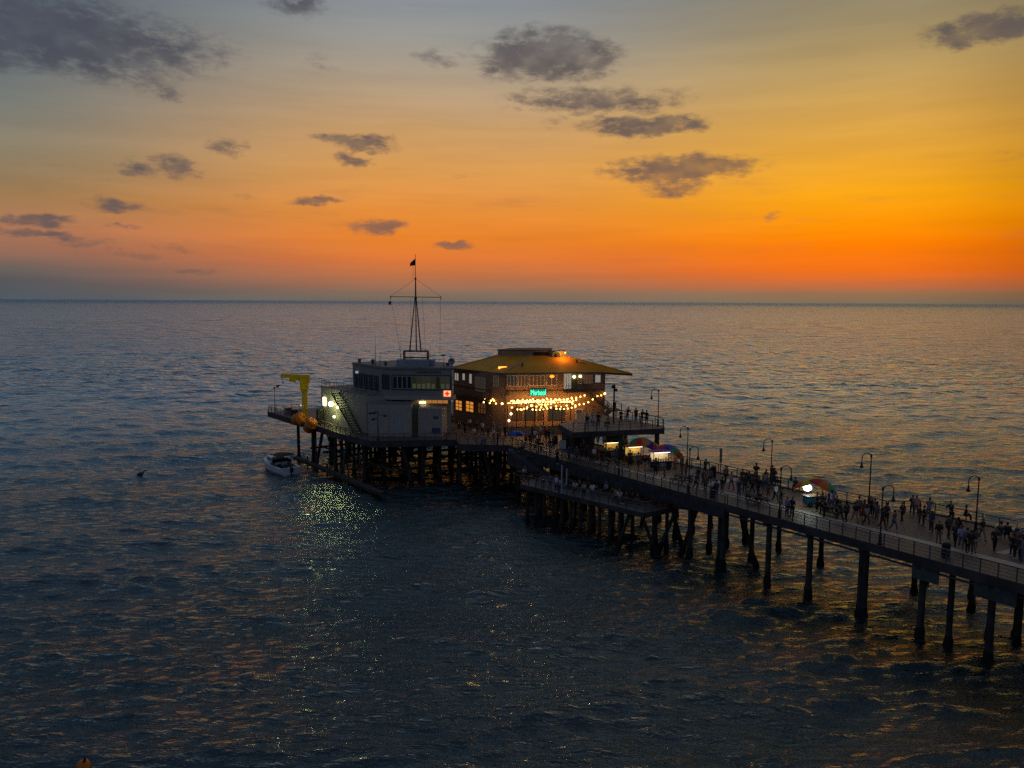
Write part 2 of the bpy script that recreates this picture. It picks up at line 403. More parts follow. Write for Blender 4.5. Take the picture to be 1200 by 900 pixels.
# ------------------------------------------------------------------ shared materials
def plank_mat(name, rgb, width=.2, ang=0.0, var=.25):
    m = bpy.data.materials.new(name); m.use_nodes = True; t = NT(m.node_tree); b = t.n['Principled BSDF']
    ge = t.new('ShaderNodeNewGeometry')
    v = t.mapping(ge.outputs['Position'], rot=(0, 0, -ang))
    br = t.new('ShaderNodeTexBrick'); t.put(br.inputs['Vector'], v)
    br.inputs['Color1'].default_value = tuple(c * (1 - var) for c in rgb) + (1,); br.inputs['Color2'].default_value = tuple(c * (1 + var) for c in rgb) + (1,)
    br.inputs['Mortar'].default_value = tuple(c * .25 for c in rgb) + (1,)
    br.inputs['Scale'].default_value = 1.0; br.inputs['Mortar Size'].default_value = .012; br.inputs['Brick Width'].default_value = 3.4; br.inputs['Row Height'].default_value = width
    n_ = t.noise(ge.outputs['Position'], .35, 5, .65); n2_ = t.noise(ge.outputs['Position'], 3.0, 4, .6)
    c = t.mix(1.0, br.outputs[0], t.m('ADD', t.m('MULTIPLY', n_, 1.1), .45), 'MULTIPLY')
    c = t.mix(1.0, c, t.m('ADD', t.m('MULTIPLY', n2_, .6), .7), 'MULTIPLY')
    t.put(b.inputs['Base Color'], c); b.inputs['Roughness'].default_value = .62
    bp = t.new('ShaderNodeBump'); bp.inputs['Distance'].default_value = .01; bp.inputs['Strength'].default_value = .6
    t.put(bp.inputs['Height'], br.outputs[1]); bp.invert = True; t.l.new(bp.outputs[0], b.inputs['Normal'])
    MATS[name] = m; return m
M_deck = plank_mat('deck_planks', (.125, .092, .075), .2, PA + math.pi / 2)
M_deck2 = plank_mat('low_deck_planks', (.11, .098, .10), .18, PA)
M_path = plank_mat('worn_path', (.42, .37, .31), .6, PA, .08)
M_beam = mat('dark_timber', (.045, .038, .034), .85, var=.4, vscale=.8)
M_fasc = mat('weathered_fascia', (.052, .050, .055), .8, var=.35, vscale=.7)
M_pile = mat('creosote_pile', (.038, .036, .036), .75, var=.45, vscale=1.2)
M_muss = mat('mussel_crust', (.012, .013, .014), .9, var=.5, vscale=6)
M_rail = mat('rail_metal', (.10, .10, .11), .5, .4, var=.2)
M_lampm = mat('lamp_iron', (.03, .035, .04), .45, .6, var=.1)
M_glass = mat('dark_glass', (.012, .016, .02), .08, var=0, spec=.6)
M_bulb_off = mat('unlit_glass', (.35, .34, .30), .2, var=0)

# ================================================================== the pier and its platforms
def pile_into(root, s_, t_, ztop, r=.24, lean=(0, 0), group=None):
    x, y = Q(s_, t_)
    mb = MB(); n = 9; z0 = -2.5
    segs = [(z0, 1.2), (-.3, 1.35), (.2, 1.45), (.6, 1.28), (.9, 1.08), (1.3, 1.0), (ztop * .55, .98), (ztop, .95)]
    b = 0; k0 = len(mb.v)
    for z, kr in segs:
        f = (ztop - z) / ztop; cx = x + lean[0] * f; cy = y + lean[1] * f
        for k in range(n):
            a = 2 * math.pi * k / n; j = 1 + (rnd.uniform(-.16, .16) if kr > 1.05 else rnd.uniform(-.03, .03))
            mb.v.append((cx + r * kr * j * math.cos(a), cy + r * kr * j * math.sin(a), z))
    for i in range(len(segs) - 1):
        for k in range(n):
            k2 = (k + 1) % n; mb.f.append((i * n + k, i * n + k2, (i + 1) * n + k2, (i + 1) * n + k)); mb.mi.append(1 if i < 4 else 0)
    return mb.build('pile', [M_pile, M_muss], root, smooth=True)

def Qp(*pts): return [Q(a, b) for a, b in pts]
# --- the long approach deck
p0 = Q(-60, 0)
pier = empty('pier', (*Q(0, 5), 0), 'long plank pier deck on dark round piles crossing the water to the platform', 'pier')
d = MB().prism(Qp((-70, 0), (-70, 10.4), (-8.2, 10.4), (-7.2, 13.2), (1.2, 13.2), (2.8, 10.5), (50, 10.5), (50, 0)), ZD - .22, ZD).build('deck', M_deck, pier)
m_ = MB(); m_.prism(Qp((-70, 4.7), (-70, 6.0), (47, 3.4), (47, 2.2)), ZD + .004, ZD + .012)
m_.prism(Qp((-8.9, 6.0), (-8.2, 6.0), (-9.0, 10.2), (-9.7, 10.2)), ZD + .016, ZD + .024)
m_.prism(Qp((19.2, 4.6), (20.2, 4.6), (19.8, 10.3), (18.8, 10.3)), ZD + .016, ZD + .024)
m_.build('worn_path_strip', M_path, pier)
fb = MB()
fb.prism(Qp((-70, -.16), (-70, -.003), (50, -.003), (50, -.16)), ZD - .62, ZD + .10)
fb.prism(Qp((-70, 10.403), (-70, 10.56), (-8.3, 10.56), (-8.2, 10.403)), ZD - .62, ZD + .10)
fb.prism(Qp((2.9, 10.503), (2.9, 10.66), (50, 10.66), (50, 10.503)), ZD - .62, ZD + .10)
fb.prism(Qp((-7.2, 13.203), (-7.2, 13.36), (1.2, 13.36), (1.2, 13.203)), ZD - .62, ZD + .10)
fb.build('edge_beam', M_fasc, pier)
st_ = MB()
for t_ in (.9, 2.9, 5.2, 7.6, 9.7): st_.prism(Qp((-70, t_ - .12), (-70, t_ + .12), (50, t_ + .12), (50, t_ - .12)), ZD - .55, ZD - .223)
st_.build('stringer', M_beam, pier)
# a low timber skirt where the deck meets the fishing level
sk = MB().prism(Qp((13, -.30), (13, -.17), (44, -.17), (44, -.30)), ZD - 1.35, ZD - .25); sk.build('skirt_board', mat('skirt_board_blue_grey', (.032, .038, .048), .7, var=.4, vscale=2), pier)
bents = [-68, -63, -58, -53, -48, -43, -38, -33, -28.5, -24, -19.5, -15, -10.5, -5.4, -.7, 4.2, 8.6, 13.8, 18.2, 23, 28, 33, 38, 43, 48]
caps = MB()
for i, s_ in enumerate(bents):
    caps.beam((*Q(s_, -.05), ZD - .75), (*Q(s_, 10.4), ZD - .75), .36, .38)
    ts = (.7, 9.3) if -6 < s_ < 12 else (.7, 5.3, 9.6)
    if s_ > 15: ts = (.7, 3.8, 6.8, 9.8)
    for t_ in ts: pile_into(pier, s_ + rnd.uniform(-.12, .12), t_ + rnd.uniform(-.1, .1), ZD - .9, .265 if t_ < 1 else .24)
for s_, t_, l in ((-.4, .75, (0, 0)), (4.9, 1.5, (0, 0)), (-7.5, .9, (0, 0)), (14.4, .9, (0, 0)), (14.0, 3.2, (1.6, -1.0)), (17.6, 7.5, (1.4, .9)), (18.3, 2.5, (-1.8, 0)), (-9.9, 6.6, (0, 0)), (-4, 12.6, (0, 0)), (0, 12.6, (0, 0)), (-8.8, 4.6, (0, 0)), (-12.6, 3.0, (0, 0)), (22.5, 2.0, (1.5, -1.2))):
    pile_into(pier, s_, t_, ZD - .9, .23, l)
caps.build('pile_cap', M_beam, pier)
for s0, s1 in ((-6.9, -4.9), (-12.2, -9.4)): MB().prism(Qp((s0, -.02), (s0, .1), (s1, .1), (s1, -.02)), ZD - 1.75, ZD - .63).build('side_panel', mat('green_grey_panel', (.055, .075, .072), .7, var=.3), pier)
# pipes slung under the edge
pp = MB()
pp.tube([(*Q(-70, .35), ZD - 1.02), (*Q(50, .35), ZD - 1.02)], .09, 6)
pp.build('pipe', M_rail, pier)

# --- the head platform under the buildings
head_px = [(314, 483), (340, 491), (375, 501), (398, 509), (436, 518)]
HP = [G(x, y, ZD) for x, y in head_px] + [G(535, 516, ZD), G(538, 521.5, ZD), G(600, 523, ZD)] + Qp((48.9, .3), (50.003, .3), (50.003, 10.5), (50.003, 26), (86, 26), (100, 2))
head = empty('pier_head_platform', (*Q(70, 2), 0), 'broad dark platform on a forest of piles carrying the two buildings', 'platform')
MB().prism(HP, ZD - .25, ZD - .004).build('deck', M_deck, head)
fe = MB()
for a, b in zip(HP[:8], HP[1:9]):
    fe.beam((a[0], a[1], ZD - .32), (b[0], b[1], ZD - .32), .16, .9)
fe.build('edge_beam', M_fasc, head)
ground_px = []
hp2 = [Vector(p) for p in HP]
def inside(p, poly, ):
    c = False; n = len(poly)
    for i in range(n):
        a, b = poly[i], poly[(i + 1) % n]
        if (a[1] > p[1]) != (b[1] > p[1]) and p[0] < (b[0] - a[0]) * (p[1] - a[1]) / (b[1] - a[1]) + a[0]: c = not c
    return c
cnt = 0; hc = MB()
for i, s_ in enumerate(np.arange(52, 98, 4.4)):
    lo = None; hi = None
    for t_ in np.arange(-17, 26, .4):
        if inside(Q(s_, t_), HP):
            lo = t_ if lo is None else lo; hi = t_
    if lo is None: continue
    hc.beam((*Q(s_, lo + .2), ZD - .62), (*Q(s_, hi), ZD - .62), .36, .55)
    if s_ < 84: hc.beam((*Q(s_, lo + .4), 2.6), (*Q(s_, min(hi, 14)), 2.6), .18, .34)
    for k, t_ in enumerate(np.arange(lo + .6, hi, 2.9)):
        if t_ > 13 and k % 2: continue
        cnt += 1
        if cnt > 98: break
        ln = (rnd.choice((-1.3, 1.3)), rnd.uniform(-.6, .6)) if k == 0 and i % 2 == 0 and s_ < 80 else (0, 0)
        pile_into(head, s_ + rnd.uniform(-.3, .3), t_ + rnd.uniform(-.3, .3), ZD - .4, .26, ln)
hc.build('pile_cap', M_beam, head)
hb = MB()
for s_ in np.arange(52, 80, 4.4):
    for t_ in (-14, -8, -3):
        if inside(Q(s_, t_), HP) and rnd.random() < .65: hb.beam((*Q(s_, t_), ZD - .6), (*Q(s_ + 4.2, t_ + .3), 1.0), .12, .22); hb.beam((*Q(s_ + 4.2, t_ - .25), ZD - .6), (*Q(s_, t_ - .25), 1.0), .12, .22); hb.beam((*Q(s_, t_), 1.5 + rnd.uniform(-.4, 1.6)), (*Q(s_ + 4.4, t_), 1.5), .14, .3)
hb.beam((*Q(56, -12.5), 3.2), (*Q(80, -14.2), 3.2), .14, .22)
hb.build('brace', M_beam, head)

# --- the low fishing deck on the near side
LP = [G(610, 567, ZL), G(755, 601, ZL), G(790, 594, ZL)] + Qp((18, 3.4), (42, 3.4))
low = empty('low_fishing_deck', (*Q(30, -1), 0), 'lower fishing deck hung beside the pier with short piles below', 'deck')
MB().prism(LP, ZL - .2, ZL).build('deck', M_deck2, low)
lf = MB()
for a, b in ((LP[0], LP[1]), (LP[1], LP[2]), (LP[4], LP[0])): lf.beam((a[0], a[1], ZL - .3), (b[0], b[1], ZL - .3), .14, .5)
lf.build('edge_beam', M_fasc, low)
def stq(p): d = (p[0] - OX, p[1] - OY); return d[0] * UX + d[1] * UY, d[0] * NX + d[1] * NY
la, lb = Vector(LP[0]), Vector(LP[1])
for i in range(13):
    p = la.lerp(lb, (i + .35) / 13); s_, t_ = stq(p)
    ln = (0, 0) if i < 11 else ((-1.2, .4) if i == 11 else (1.5, -.2))
    pile_into(low, s_, t_ + .6, ZL - .3, .2, ln)
    if i % 2 == 0: pile_into(low, s_ + .3, t_ + 2.8, ZL - .3, .2)
s_, t_ = stq(LP[2]); pile_into(low, s_ + .4, t_ - .6, ZL - .3, .2); pile_into(low, 20, .5, ZL - .3, .22, (-1.4, .6))
MB().prism(Qp((40, -1.2), (48, -1.2), (48, .0), (40, .0)), ZL, ZL, z1s=[ZL + .05, ZD - .03, ZD - .03, ZL + .05]).build('ramp', M_fasc, low)

# --- the raised viewing deck
UPp = [G(778, 502, ZU), G(672, 506.5, ZU), G(655, 497, ZU), G(676, 490.5, ZU)] + Qp((50, 9.5), (50, 24), (58, 24), (52, 13.6), (41, 13.5), (34.2, 13.6))
up = empty('raised_viewing_deck', (*Q(42, 9), ZD), 'raised dark deck on tall posts between the stalls and the restaurant', 'deck')
MB().prism(UPp[:4] + Qp((49, 11.5), (49, 13.6)) + UPp[-2:], ZU - .2, ZU).build('deck', M_deck, up)
uf = MB()
for a, b in ((UPp[0], UPp[1]), (UPp[1], UPp[2]), (UPp[-1], UPp[0])): uf.beam((a[0], a[1], ZU - .35), (b[0], b[1], ZU - .35), .16, .66)
uf.build('edge_beam', M_fasc, up)
for a, b in ((33.4, 11.6), (34.6, 6.5), (36, 3.0), (38.5, 8.0), (40.5, 12.8), (41, 4.6), (44.5, 8.5), (47, 13)):
    x, y = Q(a, b); MB().box((x, y, (ZD + ZU - .3) / 2), (.42, .42, ZU - .3 - ZD), rz=PA).build('post', M_beam, up)
sh = MB().prism([Q(42, 5.4), Q(42, 8.6), Q(45, 8.8), Q(45, 5.6)], ZD, ZU - .21); sh.build('store_room', mat('store_room_wall', (.06, .055, .05), .8), up)

# ================================================================== railings
def railing(pts, z, label, group='metal railings round the decks', spacing=1.2, h=1.08, bars=4, zs=None):
    """pts: plan points; every post a part, the bars one part"""
    zs = zs or [z] * len(pts)
    root = empty('railing', (pts[0][0], pts[0][1], zs[0]), label, 'railing', group)
    bm_ = MB(); npost = 0; first = None
    for i in range(len(pts) - 1):
        a = Vector((*pts[i], zs[i])); b = Vector((*pts[i + 1], zs[i + 1])); L = (b - a).length
        for k in range(bars):
            hh = h * (1 - k / bars) if k else h
            w = .075 if k == 0 else .035
            bm_.beam(a + Vector((0, 0, hh)), b + Vector((0, 0, hh)), w, w)
        n = max(1, int(round(L / spacing)))
        for k in range(n + (1 if i == len(pts) - 2 else 0)):
            p = a.lerp(b, k / n); npost += 1
            if first is None:
                first = MB().box((root.location.x, root.location.y, root.location.z + h / 2), (.075, .075, h), rz=PA).build('post', M_rail, root)
                q = first
            else:
                q = first.copy(); COL.objects.link(q); q.parent = root
            q.location = p - root.location
    bm_.build('rail_bars', M_rail, root)
    return root
railing(Qp((-24, .12), (13, .12)), ZD, 'metal railing along the near edge of the pier right of the carts', spacing=1.2)
railing(Qp((13.3, .12), (43, .12)), ZD, 'metal railing on the pier edge above the lower fishing deck', spacing=1.2)
railing(Qp((-24, 10.2), (-8.5, 10.2)), ZD, 'railing behind the bench at the right end of the far side', spacing=1.3)
railing(Qp((-7.9, 10.4), (-7.0, 13.0), (1.1, 13.0), (2.7, 10.3)), ZD, 'railing round the bay that juts out on the far side', spacing=1.3)
railing(Qp((2.9, 10.3), (33, 10.3)), ZD, 'long railing on the far side behind the carts and umbrellas', spacing=1.3)
def inset(a, b, e):
    v = Vector(b) - Vector(a); nn = Vector((-v.y, v.x)).normalized() * e; return (a[0] + nn.x, a[1] + nn.y), (b[0] + nn.x, b[1] + nn.y)
i0, i1 = inset(LP[0], LP[1], .12)
i2, i3 = inset(LP[1], LP[2], .12)
railing([i0, i1, i3], ZL, 'railing round the outer edge of the low fishing deck', spacing=1.15)
r0, r1 = inset(UPp[1], UPp[0], .15)
railing([r0, r1, (UPp[-1][0] - .1, UPp[-1][1] - .1), Q(41, 13.3), Q(49, 13.3)], ZU, 'railing round the raised viewing deck', spacing=1.5, bars=3)
hr = [inset(HP[0], HP[1], .12)[0], inset(HP[0], HP[1], .12)[1], inset(HP[1], HP[2], .12)[1]]
railing([Q(97.5, -10), hr[0], hr[1]], ZD, 'railing round the left tip of the platform by the yellow crane', spacing=1.3)
railing([inset(HP[2], HP[3], .12)[0], inset(HP[3], HP[4], .12)[0], inset(HP[3], HP[4], .12)[1], inset(HP[4], HP[5], .12)[1]], ZD, 'railing in front of the grey harbour building', spacing=1.5)
railing([inset(HP[6], HP[7], .12)[0], inset(HP[6], HP[7], .12)[1], Q(43.4, .2)], ZD, 'railing on the open corner before the restaurant', spacing=1.3)

# ================================================================== the grey harbour building
off = empty('harbour_office', (*Q(68, -6), ZD), 'grey two storey harbour building with a ribbon of windows under its flat roof', 'building')
M_ow = mat('office_wall', (.34, .325, .285), .8, var=.08, vscale=.6)
M_ow2 = mat('office_upper_wall', (.26, .26, .245), .75, var=.08, vscale=.6)
M_oroof = mat('office_roof', (.20, .20, .20), .8, var=.2)
M_teal = mat('teal_frame', (.02, .07, .085), .5, var=.1)
M_white = mat('white_frame', (.34, .35, .33), .6, var=.05)
Dw = 110.5
def GY(px, py, Yw): return YZ(px, py, Yw)
PA1 = (YZ(413, 425, 118.5)[0], 118.5); PA2 = (YZ(447, 430, 111.6)[0], 111.6); PA3 = (YZ(457, 430, 110.6)[0], 110.6); PA4 = (YZ(530.5, 430, 110.2)[0], 110.2)
PB4 = (PA4[0] - .9, PA4[1] + 9.5); PB1 = (PA1[0] + 5.5, PA1[1] + 5)
ZRF = 16.15; ZM = 12.35
MB().prism([PA1, PA2, PA3, PA4, PB4, PB1], ZM, ZRF).build('upper_storey_wall', M_ow2, off, bevel=.03)
rf = MB(); exp = .18
def grow(poly, e):
    c = Vector((sum(p[0] for p in poly) / len(poly), sum(p[1] for p in poly) / len(poly)))
    return [tuple(Vector(p) + (Vector(p) - c).normalized() * e) for p in poly]
rf.prism(grow([PA1, PA2, PA3, PA4, PB4, PB1], exp), ZRF + .003, ZRF + .16); rfo = rf.build('roof', M_oroof, off)
MB().prism(grow([PA1, PA2, PA3, PA4, PB4, PB1], exp * .4), ZRF + .163, ZRF + .30).prism(grow([PA1, PA2, PA3, PA4, PB4, PB1], -1.2), ZRF + .163, ZRF + .24).build('roof_membrane', M_oroof, rfo)
wf = Wall(PA3, PA4)
window(wf, .25, wf.L - .25, 13.15, 15.35, off, M_teal, mat('office_glass', (.02, .025, .03), .15, var=0, emit=(.35, .33, .16), es=.05), nx=1, nz=1, fw=.14)
# the twelve slim sashes of the ribbon
for i in range(12):
    w0 = .25 + .14 + (wf.L - .78) * i / 12; w1 = .25 + .14 + (wf.L - .78) * (i + 1) / 12
    lit = (0, 0, 0, 0, .5, .8, 1, 1, .8, .3, .9, 1.0)[i]
    fr = MB(); fwid = .085
    wf.slab(fr, w0 + .012, w0 + fwid, 13.30, 15.20, .02, .16); wf.slab(fr, w1 - fwid, w1 - .012, 13.30, 15.20, .02, .16); wf.slab(fr, w0 + fwid + .002, w1 - fwid - .002, 15.10, 15.20, .02, .155); wf.slab(fr, w0 + fwid + .002, w1 - fwid - .002, 13.30, 13.40, .02, .155)
    fo = fr.build('sash', M_white, off)
    gl = MB(); wf.slab(gl, w0 + fwid, w1 - fwid, 13.40, 15.10, .025, .05)
    gl.build('pane', mat('sash_pane_%d' % int(lit * 10), (.015, .02, .02), .1, var=0, emit=(.34, .33, .13), es=.06 * lit) if lit else M_glass, fo)
    if lit > .3:
        g2 = MB(); wf.slab(g2, w0 + fwid + .03, w1 - fwid - .03, 13.42, 14.0 + .2 * rnd.random(), .053, .07)
        g2.build('blind', mat('lit_room_wall', (.2, .2, .1), .8, var=0, emit=(.30, .28, .10), es=.13), fo)
wc = Wall(PA2, PA3); window(wc, .12, wc.L - .12, 13.15, 15.35, off, M_teal, M_glass, nx=2, fw=.08)
wl = Wall(PA1, PA2)
for i in range(5):
    x0 = .7 + i * 1.55
    if x0 + 1.2 < wl.L: window(wl, x0, x0 + 1.15, 12.75, 15.0, off, M_teal, M_glass, nx=2, fw=.06)
# storey below the ribbon is set back, the white service blocks stand in front
GA = [(PA2[0] + .4, PA2[1] + .2), (PA3[0] + .3, PA3[1] + 1.6), (PA4[0] - .4, PA4[1] + 1.8), (PB4[0] - .3, PB4[1] - .3), (PB1[0], PB1[1] - .3), (PA1[0] + .4, PA1[1] + .3)]
MB().prism(GA, ZD, ZM - .003).build('ground_storey_wall', M_ow, off)
MB().prism(grow([PA2, PA3, PA4, (PA4[0] + .3, PA4[1] + 1.7), (PA3[0], PA3[1] + 1.7)], .02), ZM - .65, ZM - .005).build('floor_band', M_ow, off)
W1 = G(376, 454, 12.3); W2 = G(429, 463, 12.3)
W4 = (W1[0] + 6.2, W1[1] + 4.5); W3 = (W2[0] + 3.6, W2[1] + .6)
MB().prism([W1, W2, W3, (PA2[0] + 2, PA2[1] + 2), W4], ZD, 12.3).build('wing_wall', M_ow, off, bevel=.03)
MB().prism(grow([W1, W2, W3, (PA2[0] + 2, PA2[1] + 2), W4], .12), 12.303, 12.42).build('wing_roof', M_oroof, off)
B1 = [(YZ(431, 470, 108.6)[0], 108.7), (YZ(482, 470, 108.6)[0], 108.5), (YZ(482, 470, 108.6)[0], 112), (YZ(431, 470, 108.6)[0], 112)]
b1 = MB().prism(B1, ZD, 11.35).build('service_block', mat('service_block_wall', (.36, .345, .315), .8, var=.06), off, bevel=.04)
MB().prism(grow(B1[:], .1), 11.353, 11.45).build('roof', M_oroof, b1)
B2 = [(B1[1][0] + .9, 108.9), (YZ(518, 470, 108.6)[0], 108.7), (YZ(518, 470, 108.6)[0] + .4, 112), (B1[1][0] + .9, 112)]
b2 = MB().prism(B2, ZD, 10.7).build('service_block', mat('service_block_wall_right', (.33, .315, .29), .8, var=.06), off, bevel=.04)
MB().prism([(B1[1][0] + .003, 110.2), (B2[0][0] - .003, 110.2), (B2[0][0] - .003, 112), (B1[1][0] + .003, 112)], ZD, 11.0).build('alcove', mat('alcove_yellow', (.25, .22, .12), .8), off)
wb = Wall(B1[0], B1[1])
dd = MB(); wb.slab(dd, 3.1, 5.0, ZD + .06, ZD + 3.2, 0.0, .05); wb.slab(dd, 2.9, 3.0, ZD + .06, 11.2, 0, .03); wb.slab(dd, 1.1, 1.16, ZD + .06, 11.2, 0, .03); wb.slab(dd, 3.9, 4.1, ZD + 3.6, ZD + 3.95, 0, .05)
dd.build('service_door', mat('door_grey', (.33, .34, .36), .7, var=.05), off)
wb2 = Wall(B2[0], B2[1]); dd = MB(); wb2.slab(dd, 2.2, 2.9, ZD + 2.6, ZD + 3.0, 0, .05); wb2.slab(dd, 2.0, 3.2, ZD + .5, ZD + 1.3, 0, .06); dd.build('notice_box', mat('notice_blue', (.05, .08, .14), .6), off)
# windows in the ground storey between the blocks and the restaurant
wg = Wall(GA[1], GA[2])
window(wg, wg.L - 3.6, wg.L - .4, 10.95, 11.6, off, M_white, mat('low_lit_pane', (.1, .05, .02), .3, var=0, emit=(1, .38, .08), es=.35), nx=4, fw=.06)
lm = MB(); wg.slab(lm, wg.L - 4.6, wg.L - 3.7, 11.08, 11.26, .25, .5); lm.build('soffit_lamp', mat('soffit_lamp_glow', (.9, .8, .5), .4, var=0, emit=(1, .78, .34), es=5.5), off)
# lettering over the ribbon
def lettering(name, text, wall, x, z, size, m, root, out=.03, ext=.012, xs=1.0, shear=0.0):
    cu = bpy.data.curves.new(name, 'FONT'); cu.body = text; cu.size = size; cu.align_x = 'CENTER'; cu.align_y = 'CENTER'; cu.extrude = ext; cu.shear = shear
    tmp = bpy.data.objects.new('tmp_text', cu); COL.objects.link(tmp); bpy.context.view_layer.update()
    me = bpy.data.meshes.new_from_object(tmp.evaluated_get(bpy.context.evaluated_depsgraph_get())); bpy.data.objects.remove(tmp); bpy.data.curves.remove(cu)
    me.materials.clear(); me.materials.append(m); me.name = name
    o = bpy.data.objects.new(name, me); COL.objects.link(o); o.parent = root
    p = Vector(wall.p(x, z, out)) - wloc(root); o.location = p; o.rotation_euler = (math.pi / 2, 0, wall.ang); o.scale = (xs, 1, 1)
    return o
lettering('lettering', 'HARBOR OFFICE', wf, wf.L * .62, 15.72, .48, mat('letter_dark', (.04, .05, .06), .6, var=0), off, xs=1.0)
# glowing red sign with a cross at the right corner
sg = MB(); wf.slab(sg, wf.L - 1.3, wf.L - .3, 12.28, 13.28 - .18, .02, .14)
sgo = sg.build('glowing_sign', mat('sign_pale_orange', (.8, .4, .3), .4, var=0, emit=(1.0, .34, .14), es=1.6), off)
cr = MB(); wf.slab(cr, wf.L - .8 - .13, wf.L - .8 + .13, 12.37, 13.01, .142, .165); wf.slab(cr, wf.L - 1.12, wf.L - .48, 12.56, 12.82, .143, .168)
cr.build('red_cross', mat('sign_red', (.8, .02, .02), .4, var=0, emit=(1, .015, .01), es=1.6), sgo)
# flood lamps on the wing wall, seen from the crane side
ww = Wall(W1, W2)
def wallpx(wall, px, py):                     # where a reference pixel meets the wall plane
    dx = FWD * 900 + RGT * (px - 600) - UPV * (py - 450)
    n3 = Vector((wall.n.x, wall.n.y, 0)); a3 = Vector((wall.a.x, wall.a.y, HC))
    k = (a3 - Vector((0, 0, HC))).dot(n3) / dx.dot(n3); p = dx * k
    return (Vector((p.x, p.y)) - wall.a).dot(wall.d), HC + p.z
M_flood = mat('flood_glow', (1, 1, .6), .4, var=0, emit=(.95, 1.0, .42), es=11)
M_flood2 = mat('flood_glow_soft', (1, 1, .6), .4, var=0, emit=(.9, .85, .3), es=7)
for (px, py, kind) in ((381, 470, 0), (393, 473, 1), (399, 477, 2), (395, 488, 2)):
    x, z = wallpx(ww, px, py)
    if kind == 0:
        q = MB(); ww.slab(q, x - .35, x + .35, z - .7, z + .6, .05, .2); q.build('lit_lantern', mat('lantern_glow', (1, .9, .5), .4, var=0, emit=(1, .86, .42), es=4.5), off)
    elif kind == 1:
        q = MB(); q.ball(ww.p(x, z, .75), .40, 12, 8); fl = q.build('flood_lamp', M_flood, off)
        q = MB(); q.beam(ww.p(x, z + .2, .02), ww.p(x, z + .2, .5), .08, .08); q.build('bracket', M_lampm, fl)
        ld = bpy.data.lights.new('flood_light', 'POINT'); ld.energy = 150; ld.color = (.88, 1.0, .42); ld.shadow_soft_size = .42
        l2 = bpy.data.lights.new('flood_beam', 'SPOT'); l2.energy = 1500; l2.color = (1.0, .96, .26); l2.shadow_soft_size = .85; l2.spot_size = math.radians(34); l2.spot_blend = .7
        lb = bpy.data.objects.new('flood_beam', l2); COL.objects.link(lb); lb.location = Vector(ww.p(x, z, 1.35)) - wloc(off); lb.parent = off
        lb.rotation_euler = Vector((-.30, 1.0, .62)).to_track_quat('Z', 'Y').to_euler()
        lo = bpy.data.objects.new('flood_light', ld); COL.objects.link(lo); lo.location = Vector(ww.p(x, z, 1.2)) - wloc(off); lo.parent = off
    else:
        q = MB(); q.ball(ww.p(x, z, .5), .20, 8, 6); q.build('wall_lamp', M_flood2, off)
x, z = wallpx(ww, 382, 495); dr = MB(); ww.slab(dr, x - .5, x + .6, ZD + .02, ZD + 2.3, .0, .08); dr.build('wing_door', mat('door_tan', (.32, .26, .12), .7), off)
# outside stair against the wing wall
sx0, sz0 = wallpx(ww, 398, 461); sx1 = min(ww.L - .1, wallpx(ww, 424, 505)[0])
stair = MB()
NS = 16
for i in range(NS):
    f = (i + .5) / NS; x = sx0 + (sx1 - sx0) * f; z = 12.1 + (ZD + .15 - 12.1) * f
    stair.box(ww.p(x, z, .75), (abs(sx1 - sx0) / NS + .05, 1.2, .05), rz=ww.ang)
for o_ in (.12, 1.38): stair.beam(ww.p(sx0, 12.0, o_), ww.p(sx1, ZD + .1, o_), .07, .3)
for o_ in (1.4,):
    for hh in (.5, 1.0): stair.beam(ww.p(sx0, 12.0 + hh, o_), ww.p(sx1, ZD + .1 + hh, o_), .05, .05)
    for i in range(7): stair.beam(ww.p(sx0 + (sx1 - sx0) * i / 6, 12.0 + (ZD - 11.9) * i / 6, o_), ww.p(sx0 + (sx1 - sx0) * i / 6, 13.0 + (ZD - 11.9) * i / 6, o_), .05, .05)
stair.build('outside_stair', mat('stair_dark_green', (.04, .055, .05), .6, var=.2), off)
# rails on the wing roof
rr = MB(); rp = grow([W1, W2, W3, (PA2[0] + 2, PA2[1] + 2), W4], -.15)
for a, b in ((rp[0], rp[1]), (rp[4], rp[0]), (rp[1], rp[2])):
    n_ = max(2, int((Vector(b) - Vector(a)).length / 1.2))
    for hh in (.5, 1.0): rr.beam((*a, 12.42 + hh), (*b, 12.42 + hh), .05, .05)
    for i in range(n_ + 1): q = Vector(a).lerp(Vector(b), i / n_); rr.beam((q.x, q.y, 12.42), (q.x, q.y, 13.42), .05, .05)
rr.build('roof_rail', M_rail, off)
# roof clutter that belongs to the building
cl = MB(); x0, z0 = PA3[0] + 1.2, ZRF + .30
cl.box((-14.2, 113.4, ZRF + .75), (5.6, 2.4, .9), rz=.05); cl.build('roof_plant_room', mat('plant_room', (.26, .30, .38), .7), off)
for (a, b, c_) in ((-21, 115.5, .5), (-18.8, 113.8, .35), (-9.5, 113, .3), (-23.5, 118, .4)): MB().lathe((a, b, ZRF + .3), [(.22, 0), (.22, c_), (.34, c_ + .02), (.30, c_ + .18), (.05, c_ + .25)], 8).build('roof_vent', M_rail, off)
nb = MB(); wl.slab(nb, 1.5, 1.85, 14.9, 15.25, .02, .3); nb.build('security_lamp', mat('pale_lamp', (.6, .6, .62), .4, var=0, emit=(.7, .75, .8), es=.35), off)

